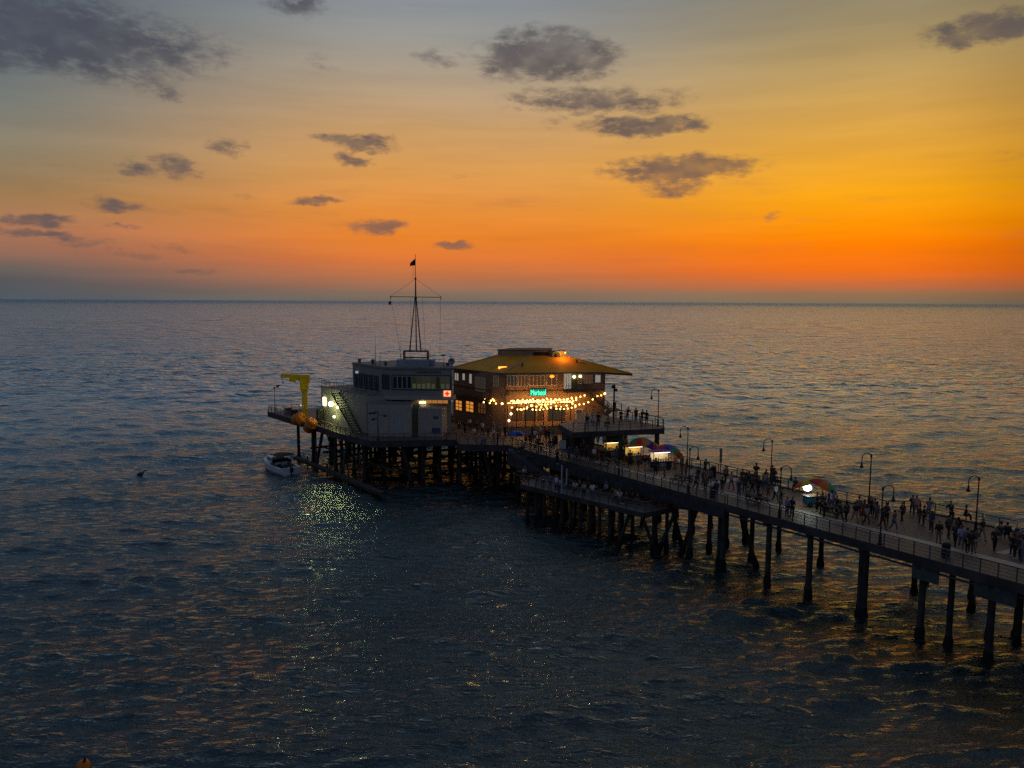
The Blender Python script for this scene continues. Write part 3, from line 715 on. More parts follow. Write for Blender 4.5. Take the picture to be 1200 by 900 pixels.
# ================================================================== signal mast on the roof
mx, my = -14.2, 113.4
mast = empty('signal_mast', (mx, my, ZRF + 1.2), 'tall tapering signal mast with a crossarm standing on the grey building roof', 'mast')
ZB = ZRF + 1.2; ZT = 32.75
M_mast = mat('mast_dark', (.06, .05, .055), .5, .3, var=.1)
fr = MB()
for sx in (-1.75, 1.75):
    for sy in (-.7, .7): fr.beam((mx + sx, my + sy, ZB), (mx + sx, my + sy, ZB + 1.25), .16, .16)
    fr.beam((mx + sx, my - .7, ZB + 1.25), (mx + sx, my + .7, ZB + 1.25), .14, .14)
for sy in (-.7, .7):
    fr.beam((mx - 1.82, my + sy, ZB + 1.25), (mx + 1.82, my + sy, ZB + 1.25), .16, .16); fr.beam((mx - 1.7, my + sy, ZB + .3), (mx + 1.7, my + sy, ZB + .3), .1, .1)
fr.build('base_frame', M_mast, mast)
zj = 26.4
for sx, sy in ((-1.25, -.5), (1.1, -.5), (-.1, .9)):
    MB().tube([(mx + sx * .72, my + sy, ZB + 1.2), (mx + sx * .08, my + sy * .1, zj)], .10, 7, .07).build('leg', M_mast, mast)
ld_ = MB()
for k in range(10):
    z = ZB + 2 + k * .75; w = 1.0 * (zj - z) / (zj - ZB)
    ld_.beam((mx - w * .75, my - .4, z), (mx + w * .75, my - .4, z), .03, .03)
ld_.build('rung', M_mast, mast)
MB().tube([(mx, my, zj - .3), (mx, my, 29.2), (mx, my, 29.3), (mx, my, ZT)], [.12, .085, .05, .03], 8).ball((mx, my, zj), .22).ball((mx, my, 29.25), .15).build('pole', M_mast, mast)
MB().tube([(mx - 3.72, my, zj + .18), (mx + 3.72, my, zj + .12)], .055, 6).beam((mx - 3.7, my, zj - .2), (mx - 3.7, my, zj + .3), .09, .09).beam((mx + 3.7, my, zj - .2), (mx + 3.7, my, zj + .3), .09, .09).build('crossarm', M_mast, mast)
sy_ = MB()
for a, b in (((mx - 3.7, my, zj + .2), (mx, my, 29.2)), ((mx + 3.7, my, zj + .2), (mx, my, 29.2)), ((mx - 3.7, my, zj), (mx - 3.0, my, zj - 3.5)), ((mx - 3.0, my, zj - 3.5), (mx - 2.2, my, ZB)), ((mx + 3.65, my, zj), (mx + 3.5, my, ZB)), ((mx - .7, my, zj), (mx - .8, my, ZB)), ((mx + 1.0, my - .3, zj), (mx + 1.5, my, ZB)), ((mx - .35, my, 29.2), (mx - .3, my, 31.5))):
    sy_.tube([a, b], .018, 4)
sy_.build('stay', M_mast, mast)
MB().box((mx - 3.8, my, zj - .75), (.34, .2, .5)).build('signal_cone', M_mast, mast)
fl = MB(); nfx = 7
for i in range(nfx):
    for j in range(3):
        pass
pts = [(mx - .02 - .13 * i, my + .07 * math.sin(i * 1.3), ) for i in range(nfx)]
for i in range(nfx - 1):
    d0, d1 = .10 * i, .10 * (i + 1)
    fl.face([(pts[i][0], pts[i][1], 32.15 - d0 * 1.2), (pts[i + 1][0], pts[i + 1][1], 32.15 - d1 * 1.2), (pts[i + 1][0], pts[i + 1][1], 31.15 - d1 * .2), (pts[i][0], pts[i][1], 31.15 - d0 * .2)])
fo = fl.build('flag', mat('flag_dark', (.05, .05, .08), .8, var=.3, vscale=3), mast)
sm = fo.modifiers.new('thick', 'SOLIDIFY'); sm.thickness = .015

def antenna(x, y, z0, h, label, dish=False, bars=0):
    o = empty('antenna', (x, y, z0), label, 'antenna', 'aerials on the grey roof')
    MB().tube([(x, y, z0), (x, y, z0 + h)], .045, 6, .018).build('rod', M_mast, o)
    MB().lathe((x, y, z0), [(.2, 0), (.16, .12), (.05, .3)], 8).build('base', M_mast, o)
    for k in range(bars): MB().beam((x - .28, y, z0 + h * (.62 + .12 * k)), (x + .28, y, z0 + h * (.62 + .12 * k)), .04, .04).build('bar', M_mast, o)
    if dish: MB().lathe((x, y, z0 + h - .1), [(.03, 0), (.35, .08), (.42, .25), (.40, .26)], 10).build('head', M_mast, o)
    return o
zr = ZRF + .16
antenna(-20.3, 113.8, zr, 4.6, 'tall whip aerial on the left part of the grey roof')
antenna(-19.6, 113.8, zr, 1.9, 'short aerial with two bars just right of the tall whip', bars=2)
antenna(-16.4, 112.4, zr, 3.9, 'thin rod aerial left of the mast frame')
antenna(-12.0, 112.2, zr, 3.2, 'thin rod aerial right of the mast frame with a bar', bars=1)
antenna(-10.1, 112.5, zr, 1.7, 'stubby aerial with a small round head right of the mast', dish=True)
o = empty('satellite_dish', (-8.9, 112.5, zr), 'pale satellite dish at the right end of the grey roof', 'satellite dish')
MB().tube([(-8.9, 112.5, zr), (-8.9, 112.5, zr + .6)], .05).build('stand', M_mast, o)
q = MB(); b_ = len(q.v); ring = []
for i, (r_, d_) in enumerate(((.02, .22), (.22, .17), (.42, .05), (.52, -.08))):
    for k in range(12):
        a = k * math.pi / 6; q.v.append((-8.9 + r_ * math.cos(a), 112.5 + d_, zr + .85 + r_ * math.sin(a)))
for i in range(3):
    for k in range(12): q.f.append((i * 12 + k, i * 12 + (k + 1) % 12, (i + 1) * 12 + (k + 1) % 12, (i + 1) * 12 + k)); q.mi.append(0)
dq = q.build('reflector', mat('dish_grey', (.3, .3, .32), .5), o, smooth=True); sm = dq.modifiers.new('t', 'SOLIDIFY'); sm.thickness = .03
# ================================================================== the restaurant
rest = empty('restaurant', (*Q(60, 13), ZD), 'two storey brown restaurant with a wide yellow hipped roof and lit patio', 'building')
M_rw = mat('restaurant_wall', (.27, .16, .10), .8, var=.12, vscale=.5)
M_rw2 = mat('restaurant_low_wall', (.36, .25, .12), .8, var=.15, vscale=.6)
M_roof = mat('ochre_roof', (.74, .32, .014), .65, var=.14, vscale=.5)
M_fas = mat('roof_fascia_brown', (.09, .06, .035), .7)
M_box = mat('roof_box_tan', (.30, .22, .15), .8)
M_rf = mat('restaurant_frame', (.62, .55, .48), .6, var=.05)
M_dim = mat('dim_warm_pane', (.02, .012, .008), .12, var=.3, vscale=2.5, emit=(.55, .22, .07), es=.13)
M_dark = mat('dim_cool_pane', (.012, .012, .012), .1, var=.3, vscale=2, emit=(.5, .4, .3), es=.05)
M_pale = mat('pale_lit_pane', (.3, .3, .28), .2, var=.1, emit=(.75, .68, .55), es=.30)
M_orng = mat('orange_lit_pane', (.4, .15, .03), .2, var=.3, vscale=1.2, emit=(1, .36, .05), es=.62)
C1 = (YZ(531, 440, 123.5)[0], 123.5); C2 = (YZ(577, 440, 114.8)[0], 114.8); C3 = (YZ(592, 440, 113.8)[0], 113.8); C4 = (YZ(709, 440, 116.4)[0], 116.4)
C5 = (C4[0] - 4, C4[1] + 14); C6 = (C1[0] + 12, C1[1] + 10)
ZE = 15.35
MB().prism([C1, C2, C3, C4, C5, C6], ZD, ZE - .1).build('wall', M_rw, rest)
E1 = G(528, 431, ZE); E2 = G(589, 437.3, ZE); E3 = G(703, 436, ZE); E4 = G(741, 437, ZE); E5 = (E4[0] - 6, E4[1] + 17); E6 = (E1[0] + 13, E1[1] + 12)
ZT1 = 17.55
T1 = G(583, 416.5, ZT1); T2 = G(622, 417, ZT1); T3 = G(664, 417, ZT1); T4 = (T3[0] - 2, T3[1] + 5); T5 = (T1[0] + 3, T1[1] + 5)
rb = MB(); Ez = [ZE, ZE, ZE, ZE - .12, ZE, ZE]; Ep = [E1, E2, E3, E4, E5, E6]; Tp = [T1, T2, T3, T4, T5]
e3 = [(p[0], p[1], z) for p, z in zip(Ep, Ez)]; t3 = [(p[0], p[1], ZT1) for p in Tp]
rb.face([e3[0], e3[1], t3[1], t3[0]]); rb.face([e3[1], e3[2], t3[2], t3[1]]); rb.face([e3[2], e3[3], t3[2]]); rb.face([e3[3], e3[4], t3[3], t3[2]]); rb.face([e3[4], e3[5], t3[4], t3[3]]); rb.face([e3[5], e3[0], t3[0], t3[4]]); rb.face(t3[:])
ro = rb.build('roof', M_roof, rest)
so_ = ro.modifiers.new('thick', 'SOLIDIFY'); so_.thickness = .12; so_.offset = -1
ua = MB()
for i in range(6):
    a, b = e3[i], e3[(i + 1) % 6]; ua.beam((a[0], a[1], a[2] - .16), (b[0], b[1], b[2] - .16), .10, .30)
ua.build('fascia', M_fas, ro)
MB().prism(grow([p for p in Ep], -.15), ZE - .34, ZE - .30).build('soffit', M_fas, ro)
for a, b in ((e3[1], t3[1]), (e3[3], t3[2]), (e3[0], t3[0])): MB().beam((a[0], a[1], a[2] + .04), (b[0], b[1], b[2] + .04), .22, .07).build('hip_cap', mat('hip_cap_tan', (.48, .36, .18), .7), ro)
TB = [T1, T2, (T2[0] + (T3[0] - T2[0]) * .55, T2[1] + (T3[1] - T2[1]) * .55), T4, T5]
tb = MB().prism(grow(TB, -.05), ZT1 - .3, ZT1 + .83).build('roof_box', M_box, ro)
MB().prism(grow(TB, .12), ZT1 + .833, ZT1 + .93).build('roof_box_cap', mat('cap_dark', (.07, .05, .045), .7), ro)
wt = Wall(TB[1], TB[2]); q = MB(); wt.slab(q, .4, wt.L - .3, ZT1 + .1, ZT1 + .6, .03, .09); q.build('louvre', mat('louvre_dark', (.02, .02, .02), .7), tb)
# skylight on the left slope
def on_plane(px, py, a, b, c):
    a, b, c = Vector(a), Vector(b), Vector(c); n3 = (b - a).cross(c - a); dx = FWD * 900 + RGT * (px - 600) - UPV * (py - 450)
    k = (a - Vector((0, 0, HC))).dot(n3) / dx.dot(n3); return dx * k + Vector((0, 0, HC)), (n3.normalized() if n3.z > 0 else -n3.normalized())
sp_ = [on_plane(x, y, e3[0], e3[1], t3[1]) for x, y in ((571, 419.2), (597, 419.8), (592, 424.2), (565, 423.2))]
nn = sp_[0][1]; q = MB(); top = [p + nn * .16 for p, _ in sp_]; bot = [p + nn * .01 for p, _ in sp_]
q.face(top); 
for i in range(4): q.face([bot[i], bot[(i + 1) % 4], top[(i + 1) % 4], top[i]])
q.build('skylight', mat('skylight_pane', (.45, .50, .52), .35, var=.08), ro)
# orange lantern at the corner of the eave and the lit roof emblem
pc, nn = on_plane(589, 432.5, e3[0], e3[1], t3[1])
q = MB().box((pc.x, pc.y, pc.z + .22), (1.25, .35, .32), rz=.25); q.build('eave_lamp', mat('eave_lamp_glow', (1, .4, .1), .4, var=0, emit=(1.0, .36, .04), es=2.6), ro)
we = Wall((TB[2][0] - .1, TB[2][1] - .35), (T3[0] + .1, T3[1] - .3))
dm = MB(); we.slab(dm, .1, 2.5, ZT1 - .45, ZT1 + .78, -1.2, -.08); dmo = dm.build('dormer', M_box, ro)
ec = we.p(1.05, ZT1 + .10, .12)
em = MB(); 
def ring_of(c, r0, r1, wall, n=20, th=.08, o=0):
    mb = MB()
    for k in range(n):
        a, b = 2 * math.pi * k / n, 2 * math.pi * (k + 1) / n
        P_ = lambda r, t, e: tuple(Vector(c) + Vector((wall.d.x, wall.d.y, 0)) * (r * math.cos(t)) + Vector((0, 0, r * math.sin(t))) + Vector((wall.n.x, wall.n.y, 0)) * e)
        mb.face([P_(r0, a, o + th), P_(r1, a, o + th), P_(r1, b, o + th), P_(r0, b, o + th)])
        mb.face([P_(r1, a, o), P_(r1, b, o), P_(r1, b, o + th), P_(r1, a, o + th)]); mb.face([P_(r0, a, o), P_(r0, a, o + th), P_(r0, b, o + th), P_(r0, b, o)])
    return mb
eo = ring_of(ec, .48, .74, we).build('round_emblem', mat('emblem_teal', (.16, .27, .24), .5, var=.1), ro)
sk_ = MB()
for k in range(6):
    a = k * math.pi / 3 + .3; sk_.beam(ec, Vector(ec) + Vector((we.d.x, we.d.y, 0)) * (.5 * math.cos(a)) + Vector((0, 0, .5 * math.sin(a))), .07, .07)
sk_.build('spokes', mat('emblem_dark', (.02, .02, .03), .6), eo)
ring_of(ec, .001, .19, we, 12, .05, .05).build('boss', mat('emblem_blue', (.03, .05, .16), .5), eo)
def plight(name, loc, e, col, r=.15, parent=None):
    ld = bpy.data.lights.new(name, 'POINT'); ld.energy = e; ld.color = col; ld.shadow_soft_size = r
    lo = bpy.data.objects.new(name, ld); COL.objects.link(lo)
    lo.location = Vector(loc) - (wloc(parent) if parent else Vector((0, 0, 0))); lo.parent = parent
    return lo
lpn = we.p(2.3, ZT1 + .55, .7)
MB().ball(lpn, .10).build('emblem_lamp', mat('amber_glow', (1, .5, .1), .4, var=0, emit=(1, .42, .06), es=5), ro)
plight('emblem_light', we.p(1.9, ZT1 + .5, 1.1), 130, (1, .36, .04), .12, rest)
for px_v, py_v in ((612, 429), (676, 425)):
    pv, nv_ = on_plane(px_v, py_v, e3[1], e3[2], t3[2]); MB().lathe((pv.x, pv.y, pv.z - .05), [(.14, 0), (.14, .4), (.24, .42), (.05, .58)], 8).build('roof_vent', M_rail, ro)
# walls and windows by storey
wR = Wall(C3, C4); wCh = Wall(C2, C3); wLf = Wall(C1, C2)
def wpx(w, x0, y0, x1, y1):
    a, za = wallpx(w, x0, y0); b, zb = wallpx(w, x1, y1); return a, b, zb, za
for (x0, y0, x1, y1, nx, pm) in ((594, 439.5, 606, 452.5, 3, M_dark), (606.8, 439.5, 619, 452.5, 3, M_dim), (620.5, 439.5, 638, 452, 4, M_dim), (640.5, 439, 652.5, 451.5, 2, M_dim), (660.5, 437.5, 669.5, 456, 3, M_pale), (677, 438.5, 682, 450, 1, M_dim), (684, 439, 694.5, 449.5, 3, M_dim), (697, 439, 704, 448.5, 1, M_pale)):
    a, b, z0, z1 = wpx(wR, x0, y0, x1, y1); window(wR, a, b, z0, z1, rest, M_rf, pm, nx=nx, nz=1, fw=.08)
for (x0, y0, x1, y1, nx, pm) in ((578.5, 440, 584.5, 453, 2, M_dark),):
    a, b, z0, z1 = wpx(wCh, x0, y0, x1, y1); window(wCh, a, b, z0, z1, rest, M_rf, pm, nx=nx, fw=.08)
for (x0, y0, x1, y1, nx, pm) in ((533, 436.5, 538, 446.5, 2, M_pale), (542, 437, 545.5, 446, 1, M_pale), (550, 437.5, 553.5, 450, 1, M_pale), (557, 441, 569, 460, 2, M_dark)):
    a, b, z0, z1 = wpx(wLf, x0, y0, x1, y1); window(wLf, a, b, z0, z1, rest, M_rf, pm, nx=nx, fw=.07)
for (x0, y0, x1, y1, nx, nz, pm) in ((534, 468, 542, 482, 2, 3, M_orng), (546, 469, 555.5, 484, 2, 3, M_orng), (560, 471, 570, 486, 3, 2, M_dim)):
    a, b, z0, z1 = wpx(wLf, x0, y0, x1, y1); window(wLf, a, b, z0, z1, rest, mat('brown_frame', (.06, .04, .03), .6), pm, nx=nx, nz=nz, fw=.09)
q = MB(); wLf.slab(q, .2, wLf.L - .1, 10.9, 11.2, .02, .9); wLf.slab(q, .2, wLf.L - .1, 12.45, 12.6, .02, .12); q.build('string_course', M_fas, rest)
# storey line, corner boards
q = MB(); wR.slab(q, 0, wR.L, 12.55, 12.68, .02, .10); wR.slab(q, 0, .16, ZD, ZE - .4, .02, .08); wR.slab(q, wR.L - .16, wR.L, ZD, ZE - .4, .02, .08); q.build('trim_board', M_fas, rest)
# lamps behind / at the upper windows
for (px, py, mt_) in ((646.5, 441.0, mat('orange_shade_glow', (1, .4, .05), .4, var=0, emit=(1, .30, .02), es=2.0)), (672.5, 441.5, mat('pale_globe_glow', (1, 1, .7), .4, var=0, emit=(1, .90, .46), es=4)), (679.6, 441, mat('pale_globe_glow2', (1, 1, .7), .4, var=0, emit=(1, .90, .46), es=2.4))):
    x, z = wallpx(wR, px, py); MB().lathe(wR.p(x, z - .2, .22), [(.08, 0), (.36 if px < 650 else .22, .12), (.30 if px < 650 else .22, .34), (.06, .42)], 10).build('lamp_shade', mt_, rest)
# balcony door recess and balcony
a, b, z0, z1 = wpx(wR, 670, 437, 676, 457); q = MB(); wR.slab(q, a, b, z0, z1, -.02, .04); q.build('balcony_door', mat('door_olive', (.14, .12, .05), .6), rest)
xa, zf = wallpx(wR, 660, 458); xb, _ = wallpx(wR, 684, 458); xc, zc = wallpx(wR, 709, 478)
q = MB(); wR.slab(q, xa, xb, zf - .12, zf, .03, 1.6)
q.build('balcony_floor', M_fas, rest)
def stairrun(mb, wall, x0, z0, x1, z1, o0, o1, n=9):
    for i in range(n):
        f = (i + .5) / n; mb.box(wall.p(x0 + (x1 - x0) * f, z0 + (z1 - z0) * f, (o0 + o1) / 2), (abs(x1 - x0) / n + .04, o1 - o0, .06), rz=wall.ang)
    for o_ in (o0, o1):
        mb.beam(wall.p(x0, z0 - .08, o_), wall.p(x1, z1 - .08, o_), .07, .32); mb.beam(wall.p(x0, z0 + 1, o_), wall.p(x1, z1 + 1, o_), .07, .07); mb.beam(wall.p(x0, z0 + .5, o_), wall.p(x1, z1 + .5, o_), .04, .04)
        for i in range(5): mb.beam(wall.p(x0 + (x1 - x0) * i / 4, z0 + (z1 - z0) * i / 4, o_), wall.p(x0 + (x1 - x0) * i / 4, z0 + 1 + (z1 - z0) * i / 4, o_), .05, .05)
zl_ = ZU - .3
q = MB(); stairrun(q, wR, xb, zf, wR.L + .2, zl_, .25, 1.5)
wR.slab(q, wR.L + .25, wR.L + 1.8, zl_ - .12, zl_, .2, 3.2)
stairrun(q, wR, wR.L + .2, zl_, wR.L - 3.2, ZD + .9, 1.9, 3.1)
for x_ in (wR.L + .4, wR.L + 1.7):
    for o_ in (.3, 3.1): q.beam(wR.p(x_, ZD, o_), wR.p(x_, zl_ + 1.0, o_), .12, .12)
q.beam(wR.p(wR.L + 1.7, zl_ + 1.0, .3), wR.p(wR.L + 1.7, zl_ + 1.0, 3.1), .06, .06)
q.build('outside_stair', mat('stair_brown', (.10, .07, .05), .7, var=.2), rest)
q = MB(); wR.slab(q, xa, xb, zf + .98, zf + 1.04, 1.54, 1.6); wR.slab(q, xa, xa + .05, zf, zf + .97, 1.54, 1.6)
for i in range(12): x = xa + .1 + (xb - xa - .1) * i / 11; q.beam(wR.p(x, zf, 1.57), wR.p(x, zf + .98, 1.57), .035, .035)
q.build('balcony_rail', M_fas, rest)
# ground floor front: dark glazed bays, door
for (x0, x1, pm) in ((600, 612, M_dim), (614, 628, M_dark), (630, 636, M_dim), (642, 662, M_dark)):
    a, b, z0, z1 = wpx(wR, x0, 477, x1, 492); window(wR, a, b, z0, z1, rest, mat('brown_frame', (.06, .04, .03), .6), pm, nx=4, nz=1, fw=.10)
a, b, z0, z1 = wpx(wR, 674, 479, 683, 494.5)
q = MB(); wR.slab(q, a, b, ZD + .3, z1, .02, .10); dro = q.build('door', mat('door_pale', (.36, .33, .32), .6), rest)
q = MB(); wR.slab(q, a + .2, b - .2, z1 - 1.0, z1 - .2, .103, .13); q.build('door_pane', M_dark, dro)
# the green neon sign
a, b, z0, z1 = wpx(wR, 621, 456.2, 640, 463.6)
q = MB(); wR.slab(q, a, b, z0, z1, .03, .16); sgn = q.build('neon_sign', mat('neon_board', (.01, .12, .09), .4, var=0, emit=(0, .55, .36), es=.22), rest)
lettering('neon_lettering', 'Mariasol', wR, (a + b) / 2, (z0 + z1) / 2 - .02, 1.15, mat('neon_green', (.1, 1, .7), .4, var=0, emit=(.02, 1.0, .60), es=1.5), sgn, out=.20, ext=.03, xs=.60)
x, z = wallpx(wR, 595, 461); q = MB(); wR.slab(q, x - .25, x + .25, z - .3, z + .3, .02, .2); q.build('wall_box', M_fas, rest)
# ---- patio: low wall and posts in front of the ground floor (a thing of its own)
wP = Wall(wR.p(-.2, 0, 3.4)[:2], wR.p(wR.L * .60, 0, 3.4)[:2])
pat = empty('patio_enclosure', (*wP.p(0, 0)[:2], ZD), 'yellowish low patio wall with slim posts before the restaurant windows', 'patio wall')
q = MB(); wP.slab(q, 0, wP.L, ZD, ZD + 1.15, -.12, 0); q.build('low_wall', M_rw2, pat)
q = MB(); wP.slab(q, -.05, wP.L + .05, ZD + 1.153, ZD + 1.22, -.18, .06); q.build('coping', M_fas, pat)
for i in range(8):
    x = wP.L * i / 7; q = MB(); wP.slab(q, x - .06, x + .06, ZD + 1.223, 11.1, -.12, 0); q.build('post', M_fas, pat)
q = MB(); wP.slab(q, 0, wP.L, 11.103, 11.2, -.12, 0); q.build('top_beam', M_fas, pat)
# ---- string lights
sl = empty('string_lights', wR.p(wR.L * .45, 11.2, 1.5), 'rows of warm round bulbs strung over the restaurant patio', 'string lights')
M_wire = mat('wire_black', (.01, .01, .01), .6, var=0)
M_bulb = mat('warm_bulb_glow', (1, .7, .3), .4, var=0, emit=(1.0, .52, .12), es=7.5)
M_bulbw = mat('bright_bulb_glow', (1, .9, .6), .4, var=0, emit=(1.0, .80, .42), es=9)
more = MB(); wire = MB(); firstb = None; nb_ = 0
def strand(p, q, n, sag):
    global firstb, nb_
    p, q = Vector(p), Vector(q); pts = []; n = max(4, int(n * .66))
    for i in range(n):
        f = i / (n - 1); c = p.lerp(q, f); c.z -= sag * 4 * f * (1 - f); pts.append(c)
    wire.tube(pts, .012, 3)
    for i, c in enumerate(pts[1:]):
        if nb_ >= 96:
            more.ball((c.x, c.y, c.z - .12), .115, 8, 6); continue
        nb_ += 1
        if firstb is None:
            o0 = wloc(sl); firstb = MB().ball((o0.x, o0.y, o0.z), .115, 8, 6).build('bulb', M_bulb, sl); b_ = firstb
        else: b_ = firstb.copy(); COL.objects.link(b_); b_.parent = sl
        b_.location = c + Vector((0, 0, -.12)) - wloc(sl)
        if nb_ % 11 == 5: b_.scale = (1.5, 1.5, 1.5)
L_ = wR.L
X_ = lambda px, py=468: wallpx(wR, px, py)[0]
strand(wCh.p(-.6, 11.55, .3), wR.p(X_(612), 11.5, .4), 13, .25)
strand(wR.p(X_(612), 11.5, .4), wR.p(X_(640), 11.6, .4), 11, .25)
strand(wR.p(X_(640), 11.6, .4), wR.p(X_(684), 12.0, .5), 16, .35)
strand(wR.p(X_(590), 11.3, 3.3), wR.p(X_(618), 11.0, 3.3), 10, .75)
strand(wR.p(X_(618), 11.2, 3.3), wR.p(X_(640), 11.2, 3.3), 9, .5)
strand(wR.p(X_(640), 11.2, 3.3), wR.p(X_(664), 11.3, 3.3), 9, .5)
strand(wR.p(X_(625), 11.5, .5), wR.p(X_(633), 11.1, 3.3), 6, .2)
strand(wR.p(X_(660), 11.9, .5), wR.p(X_(668), 10.9, 3.3), 8, .1)
strand(wR.p(X_(668), 11.1, 3.0), wR.p(X_(690), 11.6, 2.2), 8, .35)
strand(wR.p(X_(695), 12.0, .4), wR.p(X_(708), 12.2, .3), 7, .22)
strand(wR.p(X_(600), 11.5, 1.8), wR.p(X_(612), 11.3, 2.0), 5, .3)
strand(wLf.p(wLf.L - 2.2, 11.35, .4), wCh.p(.6, 11.3, .5), 9, .12); strand(wCh.p(-1.6, 11.2, 1.6), wR.p(X_(600), 11.25, 2.2), 12, .2)
for x0_, x1_, z_, o_, n_ in ((592, 610, 11.2, 1.2, 10), (594, 622, 11.55, 1.6, 16), (624, 652, 11.45, 1.8, 16), (652, 672, 11.35, 1.6, 11), (606, 626, 11.5, 2.4, 11), (626, 646, 11.0, 1.4, 11), (640, 660, 11.3, 2.2, 11), (598, 613, 10.6, 3.3, 8), (615, 640, 10.5, 3.3, 12), (642, 668, 10.55, 3.3, 12), (612, 640, 11.4, .8, 13), (646, 668, 11.6, 1.0, 10)):
    strand(wR.p(X_(x0_), z_, o_), wR.p(X_(x1_), z_ + .15, o_), n_, .22)
ms_ = more.build('far_bulbs', M_bulb, sl); ms_['kind'] = 'stuff'
wire.build('cable', M_wire, sl)
for f, e in ((.04, 60), (.25, 110), (.42, 150), (.6, 135), (.78, 60)): plight('bulb_light', wR.p(L_ * f, 10.95, 1.9), e, (1, .50, .13), .35, sl)
for f, z in ((.03, 9.6), (.01, 8.6)):
    MB().ball(wR.p(L_ * f, z, 2.6), .2, 8, 6).build('paper_lantern', mat('paper_lantern_glow', (1, 1, .8), .5, var=0, emit=(1, .92, .66), es=2.2), sl)

# ================================================================== yellow davit crane
cx, cyy = G(357, 491.5, ZD); cyy += 1.4; cx -= .3
M_yel = mat('crane_yellow', (.85, .56, .010), .5, var=.12, vscale=1.0)
crn = empty('davit_crane', (cx, cyy, ZD), 'yellow davit crane with its boom reaching left over the water', 'crane')
k = cyy / 900.0
ztop = YZ(357, 441.5, cyy)[1]; zho = YZ(357, 457, cyy)[1]
MB().lathe((cx, cyy, ZD), [(.75, 0), (.75, .18), (.52, .2), (.45, .9), (.42, zho - ZD)], 16).build('column', M_yel, crn, smooth=False)
MB().box((cx + .0, cyy, (zho + ztop) / 2 - .1), (1.25, 1.15, ztop - zho - .25), rz=.1).lathe((cx, cyy, zho - .35), [(.5, 0), (.55, .36)], 14).build('slewing_housing', M_yel, crn, bevel=.04)
xl = YZ(329.5, 440, cyy)[0]; xr = YZ(362.5, 441, cyy)[0]
bo = MB(); bo.beam((xl, cyy, ztop + .18), (xr, cyy, ztop - .02), .6, .62); bo.beam((xl + 1.6, cyy, ztop - .12), (cx - .6, cyy, ztop - .45), .4, .42)
bo.build('boom', M_yel, crn, bevel=.03)
wn = MB(); wn.box((xl + 1.9, cyy, ztop - .52), (1.0, .6, .6), ry=.2).tube([(xl + 1.9, cyy - .45, ztop - .55), (xl + 1.9, cyy + .45, ztop - .55)], .25, 10); wn.beam((xl + 2.2, cyy, ztop - .3), (xl + 1.3, cyy, ztop - .75), .12, .14); wn.build('winch', M_yel, crn)
hk = MB().tube([(xl + .25, cyy, ztop), (xl + .25, cyy, ztop - .9)], .03, 5).ball((xl + .25, cyy, ztop - 1.0), .14, 8, 5); hk.build('hook', M_lampm, crn)
MB().box((xr - .15, cyy, ztop - .55), (.35, .6, .9)).build('counter_plate', M_yel, crn)

# two orange mooring buoys hung on the platform edge
M_bu = mat('buoy_orange', (.62, .17, .012), .45, var=.15, vscale=1.5)
def drum(px, py, Yw, rx_, rz_, size, label, name='mooring_buoy'):
    X, Z = YZ(px, py, Yw); o = empty(name, (X, Yw, Z), label, 'buoy', 'orange buoys hung by the crane')
    r, h = size; prof = [(r * .35, -h / 2), (r * .8, -h / 2 + .06), (r, -h / 2 + .3), (r, -.08), (r * 1.05, -.05), (r * 1.05, .05), (r, .08), (r, h / 2 - .3), (r * .8, h / 2 - .06), (r * .35, h / 2)]
    b_ = MB().lathe((X, Yw, Z), prof, 20).build('float', M_bu, o, smooth=True)
    e_ = MB().tube([(X, Yw, Z + h / 2 - .02), (X, Yw, Z + h / 2 + .3)], .07, 6).build('lifting_eye', M_lampm, o)
    for q in (b_, e_): q.rotation_euler = (rx_, rz_, 0)
    return o
drum(350.2, 490.8, 119.3, .35, 1.15, (.92, 1.9), 'upper left orange drum buoy beneath the crane column')
drum(363.6, 498.5, 117.0, .3, .55, (.86, 2.2), 'lower right orange drum buoy beside the tan door')
o = drum(98, 901, 41.0, .2, .3, (.36, .6), 'tiny orange float bobbing at the lower left edge of the picture')
del o['group']; o.location = (G(98, 899, .05)[0], G(98, 899, .05)[1], .12)

# things at the left tip of the platform
px_, py_ = G(318, 482, ZD); px_ += .4; py_ += .8
o = empty('signal_pole', (px_, py_, ZD), 'thin dark pole at the far left tip of the platform', 'pole')
MB().tube([(px_, py_, ZD), (px_, py_, ZD + 4.0)], .07, 6, .04).build('shaft', M_lampm, o); MB().box((px_, py_, ZD + 4.05), (.24, .2, .3)).build('cap', M_lampm, o); MB().lathe((px_, py_, ZD), [(.2, 0), (.2, .1), (.08, .25)], 8).build('foot', M_lampm, o)
tx, ty = G(372, 499, ZD); ty += 2.2
o = empty('storage_tank', (tx, ty, ZD), 'dark upright tank between the crane and the lamplit wing', 'tank')
MB().lathe((tx, ty, ZD), [(.72, 0), (.72, 2.2), (.55, 2.45), (.1, 2.55)], 16).build('shell', mat('tank_dark', (.045, .045, .05), .6), o); MB().box((tx - .1, ty - .76, ZD + 1.1), (.25, .12, 1.8)).build('ladder', M_rail, o)
lx, ly = G(347, 489, ZD); ly += 3
o = empty('deck_light', (lx, ly, ZD), 'small pale deck lamp on a short stand left of the crane', 'lamp')
MB().tube([(lx, ly, ZD), (lx, ly, ZD + 1.5)], .05).build('stand', M_lampm, o); MB().ball((lx, ly, ZD + 1.6), .17).build('globe', mat('dim_globe', (.8, .8, .6), .3, var=0, emit=(.8, .75, .5), es=.55), o)
